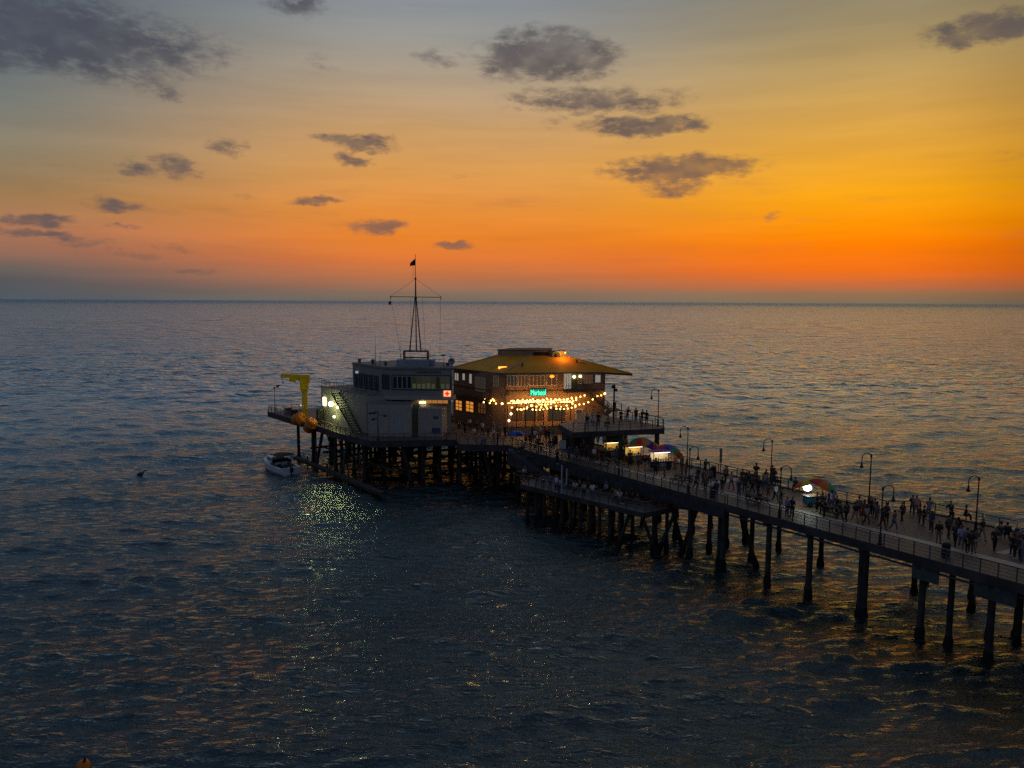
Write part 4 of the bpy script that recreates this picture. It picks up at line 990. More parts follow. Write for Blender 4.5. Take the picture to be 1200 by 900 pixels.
for i, (a, b, c_) in enumerate(((334, 487, 'grey crate on the left platform by the rail'), (341, 489, 'dark equipment chest left of the crane foot'))):
    x, y = G(a, b, ZD); y += 2.0
    o = empty('equipment_chest', (x, y, ZD), c_, 'chest'); MB().box((x, y, ZD + .45), (1.3, .8, .9), rz=PA).build('body', (M_rail, M_beam)[i], o, bevel=.03); MB().box((x, y, ZD + .95), (1.4, .9, .09), rz=PA).build('lid', M_fasc, o)

# lamp cluster before the service blocks
lx, ly = G(442.5, 518, ZD); ly += .5
o = empty('cluster_lamp', (lx, ly, ZD), 'black post with a cluster of unlit lamp heads before the white service block', 'street lamp')
MB().tube([(lx, ly, ZD), (lx, ly, ZD + 4.3)], .09, 8, .05).lathe((lx, ly, ZD), [(.2, 0), (.18, .4), (.09, .5)], 8).build('post', M_lampm, o)
for dx, dz in ((-1.05, 3.95), (-.5, 4.0), (1.0, 3.6), (-.65, 3.1)):
    h_ = MB().beam((lx, ly, ZD + dz + .1), (lx + dx, ly - .1, ZD + dz + .1), .05, .05).build('arm', M_lampm, o)
    MB().lathe((lx + dx, ly - .1, ZD + dz - .16), [(.1, 0), (.27, .06), (.27, .2), (.1, .3)], 8).build('lamp_head', M_lampm, h_)

# ================================================================== white motor boat
bx, by = G(341, 557, 0)
bt = empty('motor_boat', (bx, by, 0), 'small white motor boat with a dark canopy tied up under the crane', 'boat')
M_hull = mat('boat_white', (.60, .66, .76), .35, var=.04); M_in = mat('boat_cockpit_blue', (.035, .06, .09), .6, var=.15)
ha = math.atan2(.70, -.62); fx, fy = math.cos(ha), math.sin(ha); sx_, sy2 = fy, -fx
def B(l, w, z): l, w, z = l * 1.18, w * 1.28, z * 1.18; return (bx + fx * l + sx_ * w, by + fy * l + sy2 * w, z)
def hull_shell(st, name, m, parent, closed=True):
    mb = MB(); rows = []
    for l, w, zk, zs in st:
        rows.append([B(l, -w, zs), B(l, -w * .92, .35), B(l, -w * .55, zk), B(l, 0, zk - .12), B(l, w * .55, zk), B(l, w * .92, .35), B(l, w, zs)])
    for a, b in zip(rows, rows[1:]):
        for i in range(6): mb.face([a[i], a[i + 1], b[i + 1], b[i]])
    mb.face(rows[0]); return mb
st = [(0, 1.25, -.25, .95), (1.5, 1.38, -.3, 1.0), (3.5, 1.38, -.32, 1.08), (5.2, 1.1, -.28, 1.2), (6.5, .6, -.15, 1.32), (7.2, .06, .3, 1.42)]
hb_ = hull_shell(st, 'hull', M_hull, bt)
for (l0, w0, _, z0), (l1, w1, _, z1) in zip(st, st[1:]):       # side decks and foredeck
    if l0 >= 3.5: hb_.face([B(l0, -w0, z0), B(l0, w0, z0), B(l1, w1, z1), B(l1, -w1, z1)])
    else:
        for sg_ in (-1, 1): hb_.face([B(l0, sg_ * w0, z0), B(l1, sg_ * w1, z1), B(l1, sg_ * (w1 - .28), z1), B(l0, sg_ * (w0 - .28), z0)]); hb_.face([B(l0, sg_ * (w0 - .28), z0), B(l1, sg_ * (w1 - .28), z1), B(l1, sg_ * (w1 - .28), .4), B(l0, sg_ * (w0 - .28), .4)])
hb_.face([B(0, -1.25, .95), B(0, 1.25, .95), B(.35, 1.0, .95), B(.35, -1.0, .95)]); hb_.face([B(.35, -1.0, .95), B(.35, 1.0, .95), B(.35, 1.0, .4), B(.35, -1.0, .4)])
hb_.build('hull', M_hull, bt)
MB().prism([B(.36, -1.0, 0)[:2], B(.36, 1.0, 0)[:2], B(3.48, 1.1, 0)[:2], B(3.48, -1.1, 0)[:2]], .36, .44).build('cockpit_floor', M_in, bt)
for l, w in ((.7, 0), (2.1, -.6), (2.1, .6)):
    MB().box(B(l, w, .72), (.5, 1.7 if w == 0 else .6, .5), rz=ha).box(B(l + (.25 if w == 0 else -.25), w, 1.05), (.12, 1.7 if w == 0 else .6, .4), rz=ha).build('seat', M_in, bt)
MB().box(B(2.95, .0, .9), (.3, 2.0, .8), rz=ha).build('console', M_hull, bt)
q = MB(); q.face([B(3.5, -1.05, 1.1), B(3.5, 1.05, 1.1), B(3.1, .95, 1.65), B(3.1, -.95, 1.65)]); q.face([B(3.5, 1.05, 1.1), B(2.5, 1.2, 1.05), B(2.5, 1.15, 1.4), B(3.1, .95, 1.65)]); q.face([B(3.5, -1.05, 1.1), B(2.5, -1.2, 1.05), B(2.5, -1.15, 1.4), B(3.1, -.95, 1.65)])
wo_ = q.build('windshield', M_glass, bt); wo_.modifiers.new('t', 'SOLIDIFY').thickness = .03
q = MB()
for l in (1.5, 3.0):
    for w in (-1.15, 1.15): q.tube([B(l, w, 1.0), B(2.2, w * .96, 2.3)], .03, 5)
q.build('canopy_frame', M_lampm, bt)
q = MB(); N_ = 6
for i in range(N_):
    l0, l1 = 1.1 + 2.4 * i / N_, 1.1 + 2.4 * (i + 1) / N_; zz = lambda l: 2.36 + .10 * math.sin((l - 1.1) / 2.4 * math.pi)
    q.face([B(l0, -1.15, zz(l0) - .12), B(l1, -1.15, zz(l1) - .12), B(l1, 0, zz(l1)), B(l0, 0, zz(l0))]); q.face([B(l0, 1.15, zz(l0) - .12), B(l0, 0, zz(l0)), B(l1, 0, zz(l1)), B(l1, 1.15, zz(l1) - .12)])
cb_ = MB(); cb_.prism([B(3.7, -.85, 0)[:2], B(3.7, .85, 0)[:2], B(5.5, .62, 0)[:2], B(5.9, 0, 0)[:2], B(5.5, -.62, 0)[:2]], B(0, 0, 1.08)[2], B(0, 0, 1.82)[2]); cbo = cb_.build('cabin', M_hull, bt, bevel=.05)
for w in (-1, 1): MB().beam(B(3.9, w * .86, 1.52), B(5.3, w * .68, 1.52), .06, .34).build('cabin_window', M_glass, cbo)
co_ = q.build('canopy', mat('canopy_dark', (.02, .022, .03), .8), bt); co_.modifiers.new('t', 'SOLIDIFY').thickness = .05
MB().box(B(-.25, 0, .75), (.35, .4, .7), rz=ha).box(B(-.25, 0, .1), (.2, .15, .8), rz=ha).build('outboard_motor', M_lampm, bt, bevel=.03)
MB().tube([B(7.1, 0, 1.45), B(6.3, -.6, 1.9), B(5.2, -1.05, 1.75)], .02, 5).tube([B(7.1, 0, 1.45), B(6.3, .6, 1.9), B(5.2, 1.05, 1.75)], .02, 5).build('bow_rail', M_rail, bt)

# low catwalk from the boat mooring back under the platform
ct = empty('low_catwalk', (*G(395, 553, 1.0), 1.0), 'narrow boarded catwalk just above the water running past the white boat', 'catwalk')
A_, B_ = Vector(G(347, 534, 1.1)), Vector(G(448, 577.5, .9)); dv = (B_ - A_).normalized(); nv = Vector((-dv.y, dv.x)) * .42
MB().prism([tuple(A_ - nv), tuple(B_ - nv), tuple(B_ + nv), tuple(A_ + nv)], .85, 1.0).build('boards', mat('catwalk_boards', (.075, .065, .055), .8, var=.3), ct)
q = MB(); q.beam((*(A_ + nv), .75), (*(B_ + nv), .75), .15, .3); q.beam((*(A_ - nv), .75), (*(B_ - nv), .75), .15, .3); q.build('bearer', M_beam, ct)
for i in range(9): p = A_.lerp(B_, i / 8) ; MB().tube([(p.x + nv.x, p.y + nv.y, -2), (p.x + nv.x, p.y + nv.y, 1.6)], .12, 7).build('post', M_beam, ct)
for i in range(4):
    p = A_.lerp(B_, .3 + i * .17); MB().tube([(p.x - nv.x, p.y - nv.y, -.6), (p.x - nv.x, p.y - nv.y, 5.4)], .07, 6).build('ladder_pole', M_rail, ct)

# ================================================================== goose-neck lamps
def make_lamp():
    o = empty('gooseneck_lamp', (0, 0, 0))
    MB().lathe((0, 0, 0), [(.20, 0), (.20, .10), (.13, .16), (.12, .8), (.09, .9)], 10).build('base', M_lampm, o)
    MB().tube([(0, 0, .85), (0, 0, 4.5)], .065, 8, .05).lathe((0, 0, 4.45), [(.09, 0), (.09, .2), (.03, .32)], 8).build('pole', M_lampm, o)
    pts = [(0, 0, 4.35)] + [(.46 - .46 * math.cos(a), 0, 4.45 + .42 * math.sin(a)) for a in [math.pi * i / 10 for i in range(11)]] + [(.92, 0, 4.1)]
    MB().tube(pts, .042, 6).build('arm', M_lampm, o)
    sh_ = MB().lathe((.92, 0, 3.55), [(.17, 0), (.20, .04), (.10, .22), (.06, .42), (.03, .56)], 12).build('lamp_shade', M_lampm, o)
    MB().ball((.92, 0, 3.56), .10, 8, 6).build('bulb', M_bulb_off, sh_)
    return o
lam = make_lamp(); km = kidmap_of(lam); used = False
NEAR_A = math.atan2(NY, NX); FAR_A = NEAR_A + math.pi
for (px, py, z, near, lab, sc) in (
    (807, 579, ZD, 1, 'lamp on the near rail with its arm over the deck beside the stalls', 1.0),
    (913, 608, ZD, 1, 'lamp on the near rail just left of the lit umbrella cart', 1.0),
    (1031, 638, ZD, 1, 'lamp on the near rail where the crowd passes the far bay', 1.0),
    (725, 557, ZD, 1, 'lamp on the near rail in front of the leftmost lit cart', 1.0),
    (805, 547, ZD, 0, 'lamp on the far rail right behind the rightmost lit cart', 1.0),
    (903, 566.5, ZD, 0, 'lamp on the far rail behind the seated crowd', 1.0),
    (1018, 592, ZD, 0, 'lamp on the far rail at the left corner of the jutting bay', 1.05),
    (1143, 623, ZD, 0, 'rightmost lamp on the far rail beside the leaning people', 1.0),
    (771, 499, ZU, 0, 'lamp on the right corner of the raised deck', .98),
    (640, 549, ZD, 1, 'slim lamp on the near rail left of the fishing deck poles', .95)):
    o = lam if not used else copy_tree(lam, km); used = True
    x, y = G(px, py, z); o.location = (x, y, z); o.rotation_euler = (0, 0, (.12 if near else math.pi + .1) + rnd.uniform(-.12, .12)); o.scale = (sc, sc, sc)
    tag(o, lab, 'street lamp', 'goose-neck lamps along the pier')

# floodlight pole on the raised deck, twin white poles on the fishing deck, dark notice post
x, y = G(719, 496, ZU); o = empty('floodlight_pole', (x, y, ZU), 'tall dark pole with boxy floodlights at the foot of the restaurant stair', 'pole')
MB().tube([(x, y, ZU), (x, y, ZU + 5.1)], .13, 8, .10).build('post', M_lampm, o); MB().box((x - .1, y, ZU + 4.8), (.5, .3, .4)).build('floodlight', M_lampm, o); MB().box((x + .25, y - .1, ZU + 4.4), (.3, .3, .3)).build('floodlight', M_lampm, o); MB().box((x, y, ZU + 2.2), (.34, .3, 1.1)).build('control_box', M_lampm, o)
for dx, l_ in ((0, 'taller pale pole standing on the fishing deck by the first anglers'), (.55, 'shorter pale pole close beside the taller one on the fishing deck')):
    x, y = G(658, 579, ZL); x += dx; o = empty('pale_pole', (x, y, ZL), l_, 'pole', 'pale poles on the fishing deck'); h_ = 3.3 if dx == 0 else 2.9
    MB().tube([(x, y, ZL), (x, y, ZL + h_)], .07, 8).build('post', mat('pale_pole_paint', (.42, .45, .50), .5), o); MB().lathe((x, y, ZL), [(.16, 0), (.16, .06), (.08, .1)], 8).build('foot', M_rail, o)
x, y = G(844, 556, ZD); o = empty('notice_post', (x, y, ZD), 'tall narrow dark notice board on the far rail right of the stalls', 'notice board')
MB().box((x, y, ZD + 2.2), (.36, .12, 1.6), rz=NEAR_A + 1.2).build('board', mat('board_grey', (.12, .12, .13), .6), o); MB().tube([(x, y, ZD), (x, y, ZD + 1.4)], .05).build('post', M_lampm, o)

# ================================================================== bins, benches, tables
def bin_(px, py, label, h=1.15, r=.31):
    x, y = G(px, py, ZD); o = empty('litter_bin', (x, y, ZD), label, 'litter bin', 'dark litter bins on the pier')
    MB().lathe((x, y, ZD), [(r * .9, 0), (r, .06), (r, h - .18), (r * 1.08, h - .16), (r * 1.08, h - .08)], 12).build('body', mat('bin_dark', (.02, .02, .022), .6), o); MB().lathe((x, y, ZD + h - .078), [(r * 1.02, 0), (r * .7, .12), (r * .2, .16)], 12).build('lid', M_lampm, o)
bin_(1108, 653, 'dark round bin by the near rail at the right of the pier'); bin_(836, 559, 'dark bin against the far rail beside the notice board', 1.2); bin_(835, 583, 'dark bin at the near rail beneath the blue jacketed person', 1.1); bin_(651, 520, 'dark bin on the plaza below the raised deck')
def table(px, py, label, z=ZD, ang=PA, dark=True):
    x, y = G(px, py, z); o = empty('picnic_table', (x, y, z), label, 'picnic table', 'picnic tables on the decks'); m = M_beam if dark else M_rail
    c, s_ = math.cos(ang), math.sin(ang); L = lambda a, b: (x + c * a - s_ * b, y + s_ * a + c * b)
    MB().box((*L(0, 0), z + .74), (1.8, .75, .06), rz=ang).build('tabletop', m, o)
    for b in (-.72, .72): MB().box((*L(0, b), z + .44), (1.8, .28, .05), rz=ang).build('bench_board', m, o)
    for a in (-.65, .65):
        MB().beam((*L(a, -.85), z), (*L(a, -.2), z + .71), .08, .08).beam((*L(a, .85), z), (*L(a, .2), z + .71), .08, .08).beam((*L(a, -.85), z + .38), (*L(a, .85), z + .38), .07, .07).build('trestle', m, o)
table(888, 591, 'dark picnic table near the near rail below the crowd'); table(799, 566, 'dark bench table on the near side right of the stalls'); table(978, 604, 'low picnic table against the near rail behind the cart'); table(713, 545, 'picnic table beside the leftmost stall at the near side')
table(726, 584, 'low table among the seated anglers on the fishing deck', ZL, PA); table(668, 571, 'table under the first seated group on the fishing deck', ZL, PA); table(612, 560, 'table at the left tip of the fishing deck', ZL, PA)
def bench(s_, t_, label, L=2.4, ang=PA):
    x, y = Q(s_, t_); o = empty('bench', (x, y, ZD), label, 'bench', 'benches along the far rail')
    c, n_ = math.cos(ang), math.sin(ang); P_ = lambda a, b: (x + c * a - n_ * b, y + n_ * a + c * b)
    MB().box((*P_(0, 0), ZD + .45), (L, .42, .06), rz=ang).build('seat', M_beam, o); MB().box((*P_(0, -.22), ZD + .78), (L, .05, .34), rz=ang).build('backrest', M_beam, o)
    for a in (-L * .4, L * .4): MB().box((*P_(a, 0), ZD + .21), (.08, .38, .42), rz=ang).build('leg', M_rail, o)
bench(15.0, 9.5, 'dark bench under the seated group left of the lit umbrella cart'); bench(-9.6, 9.4, 'bench with seated people behind the far rail at right edge'); bench(17.6, 9.5, 'second bench further left along the far rail behind the crowd'); bench(45.5, 2.0, 'bench on the plaza corner beside the blue parasol', 1.8)

# ================================================================== parasols and carts
UM = {'r': (.55, .03, .02), 'o': (.62, .18, .02), 'y': (.62, .42, .03), 'g': (.04, .30, .12), 'b': (.03, .12, .42), 'p': (.22, .05, .32), 't': (.04, .30, .34), 'n': (.02, .03, .22), 'w': (.6, .6, .58)}
UMM = {k: mat('parasol_' + n_, UM[k], .7, var=.08) for k, n_ in zip('roygbptnw', ('red', 'orange', 'yellow', 'green', 'blue', 'purple', 'teal', 'navy', 'white'))}
def parasol(x, y, z, R_, H_, cols, label, tilt=(0, 0), sq=.58, group='bright parasols over the stalls'):
    o = empty('parasol', (x, y, z), label, 'parasol', group); mats_ = [UMM[c] for c in cols]; n = len(cols); mb = MB(); RS = 4
    Mx = Euler((tilt[0], tilt[1], 0)).to_matrix(); top = Vector((x, y, z + H_))
    def pt(k, i):
        a = 2 * math.pi * k / (n * 2); r = R_ * math.sin(i / RS * 1.12) / math.sin(1.12); h = -R_ * sq * (1 - math.cos(i / RS * 1.35)) ; rr = r * (1.0 if k % 2 == 0 else .955)
        return top + Mx @ Vector((rr * math.cos(a), rr * math.sin(a), h))
    for k in range(n * 2):
        mb.cur = (k // 2) % n
        for i in range(RS): mb.face([pt(k, i), pt(k + 1, i), pt(k + 1, i + 1), pt(k, i + 1)] if i else [pt(k, 0), pt(k + 1, 1), pt(k, 1)][::1])
    c_ = mb.build('canopy', mats_, o); c_.modifiers.new('t', 'SOLIDIFY').thickness = .02
    MB().tube([(x, y, z), tuple(top + Mx @ Vector((0, 0, .05)))], .035, 6).build('pole', M_rail, o)
    rb_ = MB()
    for k in range(0, n * 2, 2): rb_.tube([tuple(top + Mx @ Vector((0, 0, -.15)) + Vector((0, 0, -.05))), tuple(pt(k, 3) + Vector((0, 0, -.04)))], .012, 3)
    rb_.build('ribs', M_rail, o)
    return o
rx, ry = G(717, 536, ZD); parasol(*G(723, 533, ZD), ZD, 1.35, 2.45, 'rtgyrtgy', 'red and teal parasol over the leftmost lit cart', (.1, .05))
parasol(*G(750, 538, ZD), ZD, 1.5, 2.65, 'robtgrot', 'red and orange parasol over the middle lit cart', (.05, -.08))
parasol(*G(765, 539, ZD), ZD, 1.25, 2.2, 'ngtornry', 'dark parasol with blue and green gores leaning right of the middle cart', (.2, .35))
parasol(*G(781, 546, ZD), ZD, 1.25, 2.55, 'rptbrpbt', 'purple and red parasol over the brightest cart', (.1, .0))
parasol(*G(794, 547, ZD), ZD, 1.35, 2.15, 'ygrobgrg', 'red yellow and green parasol tipped right beside the brightest cart', (.15, .75))
parasol(*G(943, 590, ZD), ZD, 1.35, 2.35, 'tbyorytb', 'rainbow parasol sheltering the bright white lamp', (-.35, -.25))
parasol(*G(967, 593, ZD), ZD, 1.5, 2.45, 'orgyrogb', 'larger red and green parasol tipped right above the dark vendor', (.1, .45))
parasol(*G(605, 522, ZD), ZD, 1.25, 2.0, 'nbnbnbnb', 'blue parasol on the plaza corner left of the pier', (0, 0))
for i, (px, py, lb) in enumerate(((693, 527, 'furled white parasol leftmost of the row under the raised deck'), (700.5, 529, 'furled white parasol second in the row under the raised deck'), (708, 531, 'furled white parasol third in the row beside the leftmost cart'), (728.5, 530, 'furled white parasol just behind the leftmost cart'))):
    x, y = G(px, py, ZD); o = empty('furled_parasol', (x, y, ZD), lb, 'parasol', 'furled white parasols'); MB().tube([(x, y, ZD), (x, y, ZD + 2.5)], .03, 6).build('pole', M_rail, o)
    MB().lathe((x, y, ZD + 1.15), [(.10, 0), (.17, .12), (.26, .7), (.30, 1.1), (.16, 1.3), (.03, 1.36)], 8).build('folded_cloth', mat('folded_cloth_white', (.72, .72, .74), .8, var=.05, emit=(.8, .8, .85), es=.0), o); MB().lathe((x, y, ZD), [(.28, 0), (.28, .07), (.05, .12)], 10).build('foot', M_beam, o)

def cart(px, py, w, dpt, body, glow, label, roofc, warm, hgt=1.05, ang=None, e=14, goods=True):
    x, y = G(px, py, ZD); ang = math.atan2(NY, NX) - .35 if ang is None else ang
    o = empty('vendor_cart', (x, y, ZD), label, 'food cart', 'lit vendor carts on the pier'); c, s_ = math.cos(ang), math.sin(ang)
    L = lambda a, b: (x + c * a - s_ * b, y + s_ * a + c * b)
    MB().box((*L(0, 0), ZD + .62), (w, dpt, .80), rz=ang).build('body', body, o, bevel=.03)
    MB().box((*L(0, 0), ZD + 1.045), (w + .16, dpt + .16, .05), rz=ang).build('counter', mat('steel_counter', (.4, .4, .4), .3, .8, var=.05), o)
    for a in (-w * .33, w * .33):
        q = MB(); b0 = (*L(a, -dpt / 2 - .07), ZD + .26); nrm = Vector((s_, -c, 0))
        q.tube([tuple(Vector(b0) - nrm * .05), tuple(Vector(b0) + nrm * .05)], .26, 14); wh = q.build('wheel', M_lampm, o); MB().tube([tuple(Vector(b0) + nrm * .052), tuple(Vector(b0) + nrm * .07)], .1, 8).build('hub', M_rail, wh)
    zt = ZD + 1.07 + hgt
    if not goods: return o
    for a in (-w / 2 + .05, w / 2 - .05):
        for b in (-dpt / 2 + .05, dpt / 2 - .05): MB().beam((*L(a, b), ZD + 1.07), (*L(a, b), zt), .05, .05).build('post', M_rail, o)
    MB().box((*L(0, 0), zt + .05), (w + .3, dpt + .3, .09), rz=ang).build('roof', roofc, o)
    bk = MB().box((*L(0, dpt / 2 - .06), ZD + 1.08 + hgt / 2), (w - .14, .04, hgt - .05), rz=ang).build('lit_back_panel', glow, o)
    MB().box((*L(0, -dpt / 2 + .18), zt - .05), (w * .85, .1, .07), rz=ang).build('strip_lamp', mat('strip_' + ('warm' if warm else 'cool'), (1, 1, 1), .4, var=0, emit=(1, .86, .5) if warm else (.95, 1, .86), es=4.5), o)
    plight('cart_light', (*L(0, -dpt / 2 + .05), zt - .2), e, (1, .72, .3) if warm else (1, .9, .66), .2, o)
    if goods:
        cols = [(.7, .35, .02), (.6, .08, .03), (.65, .5, .05), (.15, .35, .05), (.7, .6, .4)]
        k = int(w / .3)
        for i in range(k):
            a = -w / 2 + .25 + (w - .5) * i / max(1, k - 1); hh = .18 + .22 * ((i * 7) % 3) / 2
            MB().lathe((*L(a, -.05), ZD + 1.075), [(.09, 0), (.12, hh * .6), (.10, hh), (.03, hh + .04)], 8).build('goods_jar', mat('goods_%d' % (i % 5), cols[i % 5], .4, var=.2), o)
    q = MB(); q.box((*L(0, -dpt / 2 - .012), ZD + .62), (w * .35, .02, .5), rz=ang); q.build('front_panel', mat('panel_check', (.25, .25, .27), .5, var=.5, vscale=5), o)
    return o
cart(717, 536.5, 1.9, .9, mat('cart_brown', (.10, .05, .035), .6), mat('glow_amber', (.8, .5, .2), .5, var=.35, vscale=2.5, emit=(1, .50, .06), es=.22), 'leftmost lit cart with an amber back panel', UMM['g'], True, .95, e=4)
cart(743, 543, 2.1, .95, mat('cart_red_brown', (.16, .05, .03), .6), mat('glow_yellow', (.9, .7, .3), .5, var=.35, vscale=3, emit=(1, .60, .10), es=.30), 'middle lit cart with yellow panels behind its jars', UMM['r'], True, 1.05, e=6)
cart(774, 550, 2.35, 1.0, mat('cart_dark_blue', (.03, .035, .06), .6), mat('glow_white', (.9, .85, .6), .5, var=.45, vscale=4, emit=(1, .62, .20), es=.42), 'brightest of the three stalls, white lit display over a dark base', UMM['p'], False, 1.05, e=9)
o = cart(950, 593, 1.3, .8, mat('cart_teal', (.02, .12, .20), .6), mat('glow_dim_blue', (.1, .3, .5), .5, var=.2, emit=(.1, .3, .5), es=.15), 'small blue cart with a glaring white lamp under a rainbow parasol', UMM['y'], False, .75, e=3, goods=False)
lx, ly = G(946, 592.0, ZD); lz = ZD + 1.75
MB().ball((lx - .1, ly - .1, lz), .40, 12, 8, .8).build('glaring_lamp', mat('glare_white', (1, 1, 1), .4, var=0, emit=(.92, 1.0, .96), es=9), o)
MB().beam((lx - .1, ly - .1, lz - .3), (lx + .05, ly + .1, ZD + 1.05), .05, .05).build('lamp_stand', M_lampm, o)
plight('glare_light', (lx - .35, ly - 1.1, lz - .1), 34, (.72, 1.0, .72), .3, o)
# white board among the crowd
x, y = G(659, 526, ZD); o = empty('menu_board', (x, y, ZD), 'small white folding board among the crowd below the raised deck', 'sign'); MB().box((x, y - .12, ZD + .6), (.9, .04, 1.1), rx=-.18).build('panel', mat('board_white', (.7, .7, .7), .6), o); MB().box((x, y + .12, ZD + .6), (.9, .04, 1.1), rx=.18).build('panel', MATS['board_white'], o)

# birds
def bird(x, y, z, label, fly=False):
    o = empty('seabird', (x, y, z), label, 'bird', None); m = mat('bird_dark', (.05, .05, .055), .8)
    q = MB(); q.tube([(x - .34, y, z + .05), (x - .22, y, z + .10), (x, y, z + .14), (x + .2, y, z + .2), (x + .27, y, z + .34), (x + .34, y, z + .42), (x + .42, y, z + .42), (x + .6, y, z + .38)], [.02, .09, .15, .09, .055, .06, .05, .008], 8)
    q.build('body', m, o, smooth=True)
    for s_ in (-1, 1):
        w_ = MB()
        if fly: w_.face([(x - .12, y, z + .16), (x + .14, y, z + .16), (x + .1, y + s_ * .45, z + .38), (x - .1, y + s_ * .42, z + .36)]); w_.face([(x - .1, y + s_ * .42, z + .36), (x + .1, y + s_ * .45, z + .38), (x - .12, y + s_ * .85, z + .30)])
        else: w_.face([(x - .38, y + s_ * .04, z + .12), (x + .12, y + s_ * .14, z + .2), (x + .1, y + s_ * .17, z + .08), (x - .2, y + s_ * .13, z + .04)])
        w_.build('wing', m, o).modifiers.new('t', 'SOLIDIFY').thickness = .02
    return o
b1_ = bird(*G(165, 557, 0), .0, 'lone dark seabird floating on the open water at left'); b1_.scale = (1.7, 1.7, 1.7)
xx, zz_ = YZ(325.5, 454, 126); bird(xx, 126, zz_, 'seabird flying just right of the thin pole at the left tip', True)
# ================================================================== people
def skin_mesh(name, joints, edges, sub=1):
    """joints: {name: (x, y, z, r)}; edges from the pelvis outward; a skin surface grown on them"""
    keys = list(joints); me = bpy.data.meshes.new(name)
    me.from_pydata([joints[k][:3] for k in keys], [(keys.index(a), keys.index(b)) for a, b in edges], []); me.update()
    o = bpy.data.objects.new(name, me); COL.objects.link(o)
    sk = o.modifiers.new('skin', 'SKIN'); sk.use_smooth_shade = True
    if not me.skin_vertices:
        import bmesh
        bm = bmesh.new(); bm.from_mesh(me); bm.verts.layers.skin.verify(); bm.to_mesh(me); bm.free()
    for i, k in enumerate(keys):
        v = me.skin_vertices[0].data[i]; r = joints[k][3]; v.radius = (r, r) if not isinstance(r, tuple) else r; v.use_root = (i == 0)
    if sub: o.modifiers.new('sub', 'SUBSURF').levels = sub
    bpy.context.view_layer.update()
    out = bpy.data.meshes.new_from_object(o.evaluated_get(bpy.context.evaluated_depsgraph_get()))
    bpy.data.objects.remove(o); bpy.data.meshes.remove(me); out.name = name
    return out
def lerp3(a, b, f): return tuple(a[i] + (b[i] - a[i]) * f for i in range(3))
